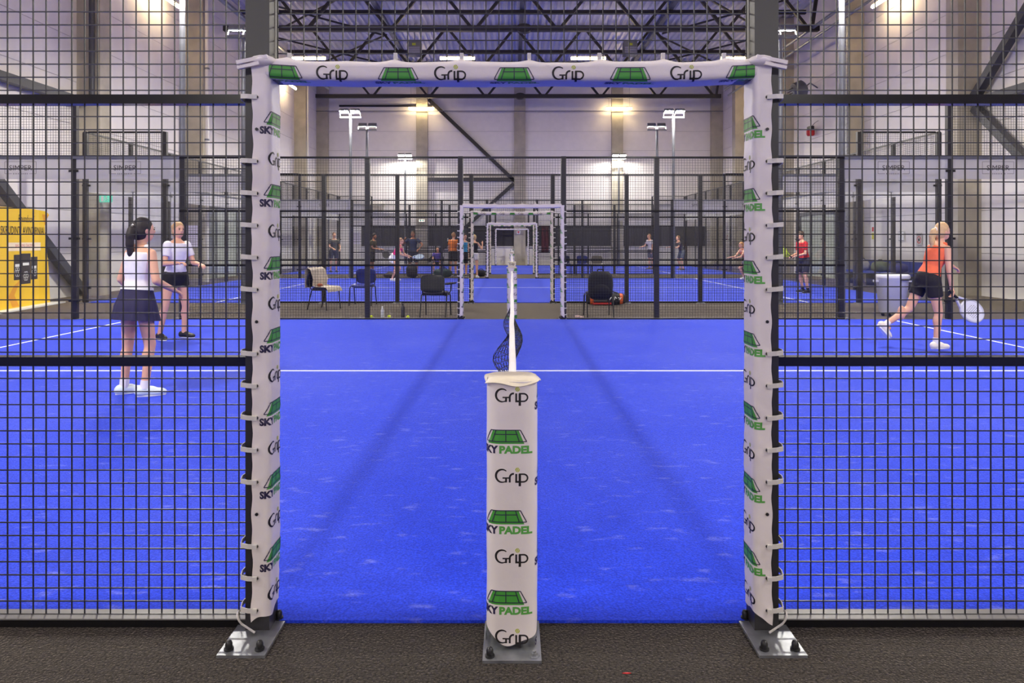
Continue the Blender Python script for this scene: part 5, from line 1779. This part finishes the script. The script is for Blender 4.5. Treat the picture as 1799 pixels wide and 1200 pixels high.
o3, j3 = person('woman in orange tank top and black shorts, lunging with a racket', 5.66, 9.3, (0.96, 0.1), 1.76, lean=20, head=(-6, 0), side=3,
       ra=((0.12, -0.02, -1), (0.02, 0.12, -1)), la=((-0.3, 0.7, -0.6), (-0.1, 0.9, -0.45)),
       rl=((0.06, 0.16, -1), (0.02, -0.10, -1)), ll=((-0.10, -0.42, -1), (-0.06, -0.95, -0.62)), feet=(0, 0), shoe_pitch=(-48, 0),
       top=(240, 112, 74), tank=True, bottom=(28, 24, 32), blen=0.52, hair=(206, 170, 124), hairstyle='pony', shoe=(240, 232, 214), sock=WHITE, vox=0.0095, fem=True)
racket('white padel racket held low by the woman in orange', j3['Rh'], (0.62, -0.12, -0.62), (0.1, -1, 0.1), mat('white_racket_face', (222, 222, 226), 0.35), mat('grey_racket_frame', (196, 196, 204), 0.4))
o4, j4 = person('man in red t-shirt and dark shorts waiting with a racket', 8.12, 18.95, (-0.98, -0.15), 1.76, lean=10, head=(0, 0),
       ra=((0.12, 0.05, -1), (-0.35, 1, -0.35)), la=((-0.12, 0.08, -1), (0.35, 1, -0.3)),
       ll=((-0.14, 0.18, -1), (-0.02, -0.2, -1)), rl=((0.14, 0.12, -1), (0.03, -0.26, -1)), feet=(8, -8),
       top=(206, 46, 52), sleeves=0.65, bottom=(48, 48, 66), blen=0.8, hair=(70, 52, 42), shoe=(34, 32, 36), sock=(40, 38, 40), vox=0.012)
racket('lime green padel racket held by the man in red', (j4['Rh'] + j4['Lh']) / 2, (-0.86, -0.15, 0.45), (0.2, -1, 0), mat('lime_racket_face', (196, 214, 92), 0.4), mat('lime_racket_frame', (170, 196, 40), 0.4))
person('bearded man in grey t-shirt with white print, on the rearmost court', -8.1, 31.0, (0.55, -0.83), 1.84, lean=6,
       ra=((0.15, 0.1, -1), (-0.5, 1, -0.4)), la=((-0.3, 0.1, -1), (0.3, 0.8, -0.5)), top=(78, 78, 76), sleeves=0.6, bottom=(52, 54, 74), blen=0.75, hair=(120, 80, 60), shoe=(40, 40, 44), vox=0.018)
o6, j6 = person('man in camouflage shirt and dark shorts with red shoes, holding a racket', -5.82, 28.3, (0.97, -0.2), 1.78, lean=10, skin=SKIND,
       ra=((0.1, 0.15, -1), (-0.2, 1, -0.15)), la=((-0.1, 0.2, -1), (0.2, 1, -0.15)), top=mat('camouflage_cloth', (84, 78, 56), 0.85, 0, 0.6, 22), sleeves=0.6, bottom=(52, 50, 52), blen=0.85, hair=(40, 30, 28), shoe=(176, 62, 48), vox=0.018)
racket('dark padel racket held by the man in camouflage shirt', j6['Rh'], (0.7, -0.1, -0.6), (0.2, -1, 0), mat('dark_racket_face', (52, 48, 48), 0.4), mat('dark_racket_frame', (92, 88, 90), 0.4))
o7, j7 = person('woman in pink top and white skirt crouching ready with a racket', -4.25, 24.55, (0.97, -0.2), 1.70, lean=34, head=(-20, 0),
       ra=((0.1, 0.35, -1), (-0.1, 1, -0.35)), la=((-0.1, 0.35, -1), (0.1, 1, -0.35)), ll=((-0.18, 0.42, -1), (-0.02, -0.35, -1)), rl=((0.18, 0.38, -1), (0.02, -0.4, -1)),
       top=(226, 44, 132), tank=True, bottom=(238, 236, 238), bkind='skirt', blen=0.34, hair=(170, 130, 96), hairstyle='bun', shoe=(240, 240, 240), vox=0.016, fem=True)
racket('pale blue padel racket held by the crouching woman in pink', (j7['Rh'] + j7['Lh']) / 2, (0.95, -0.1, 0.02), (0.1, -0.6, 0.8), mat('blue_racket_face', (130, 150, 176), 0.4), mat('blue_racket_frame', (150, 168, 190), 0.4))
person('man in navy shirt with orange sleeves, hands near his face', -3.98, 27.5, (-0.1, -1), 1.86, lean=3, skin=SKIND,
       ra=((0.75, 0.2, -0.6), (-0.5, 0.6, 0.75)), la=((-0.75, 0.2, -0.7), (0.4, 0.5, -0.6)), top=(58, 66, 92), sleeves=0.55, bottom=(66, 68, 84), blen=0.9, hair=(60, 44, 36), shoe=(40, 40, 44), vox=0.018)
kid = person('child in purple shirt sitting on a black chair', -3.1, 28.47, (0.05, -1), 1.50, lean=8, top=(84, 72, 168), sleeves=0.6, bottom=(40, 38, 48), blen=0.8, hair=(70, 52, 44), shoe=(60, 90, 90), vox=0.018,
       ll=((-0.15, 1, -0.05), (-0.02, 0.1, -1)), rl=((0.15, 1, -0.05), (0.02, 0.1, -1)), ra=((0.15, 0.35, -1), (-0.2, 1, -0.2)), la=((-0.15, 0.35, -1), (0.2, 1, -0.2)))[0]
kid.location.z = 0.07     # the feet do not quite reach the carpet from the seat
person('man in orange shirt and black shorts standing by the doorway', -2.42, 28.05, (0.5, 0.86), 1.80, lean=3, top=(222, 120, 48), sleeves=0.6, bottom=(38, 36, 44), blen=0.8, hair=(176, 132, 92), shoe=(60, 56, 60), vox=0.018)
person('woman in blue top and black trousers facing the doorway', -1.93, 27.4, (0.7, -0.7), 1.74, lean=3, top=(52, 148, 196), tank=True, bottom=(26, 26, 36), blen=0.9, hair=(60, 42, 36), hairstyle='pony', shoe=(90, 88, 90), vox=0.018, fem=True)
person('blonde woman in black top and white shorts, seen from behind', -1.48, 26.65, (0.3, 0.95), 1.70, lean=3, top=(24, 22, 28), tank=True, bottom=(236, 230, 224), blen=0.5, hair=(206, 176, 128), hairstyle='bun', shoe=(240, 238, 236), vox=0.018, fem=True,
       ra=((0.5, 0.1, -0.8), (-0.1, 0.6, 0.8)))
person('player in pale shirt on the rearmost court near the end wall', 6.95, 34.2, (-0.9, -0.4), 1.80, lean=8, top=(206, 200, 200), sleeves=0.6, bottom=(92, 92, 104), blen=0.8, hair=(150, 110, 80), shoe=(90, 90, 96), vox=0.018,
       ra=((0.2, 0.5, -1), (-0.1, 1, -0.2)))
person('player in dark shirt stooping forward on the rearmost court', 8.3, 33.3, (-0.92, -0.3), 1.80, lean=26, head=(-15, 0), top=(62, 64, 68), sleeves=0.6, bottom=(84, 90, 104), blen=0.8, hair=(158, 116, 80), shoe=(110, 96, 90), vox=0.018,
       ra=((0.1, 0.7, -0.9), (0, 1, 0.0)), la=((-0.1, 0.6, -0.9), (0.1, 1, -0.1)), ll=((-0.15, 0.35, -1), (0, -0.25, -1)), rl=((0.15, 0.3, -1), (0, -0.35, -1)))
person('player in coral top crouching low beside the glass', 8.78, 25.3, (-0.95, -0.25), 1.72, lean=42, head=(-25, 0), top=(226, 124, 88), tank=True, bottom=(120, 116, 130), blen=0.6, hair=(206, 150, 96), hairstyle='bun', shoe=(240, 238, 236), vox=0.018, fem=True,
       ra=((0.1, 0.6, -0.9), (0, 1, -0.1)), la=((-0.1, 0.6, -0.9), (0.1, 1, -0.2)), ll=((-0.2, 0.8, -0.8), (0, -0.55, -1)), rl=((0.2, 0.75, -0.8), (0, -0.6, -1)))
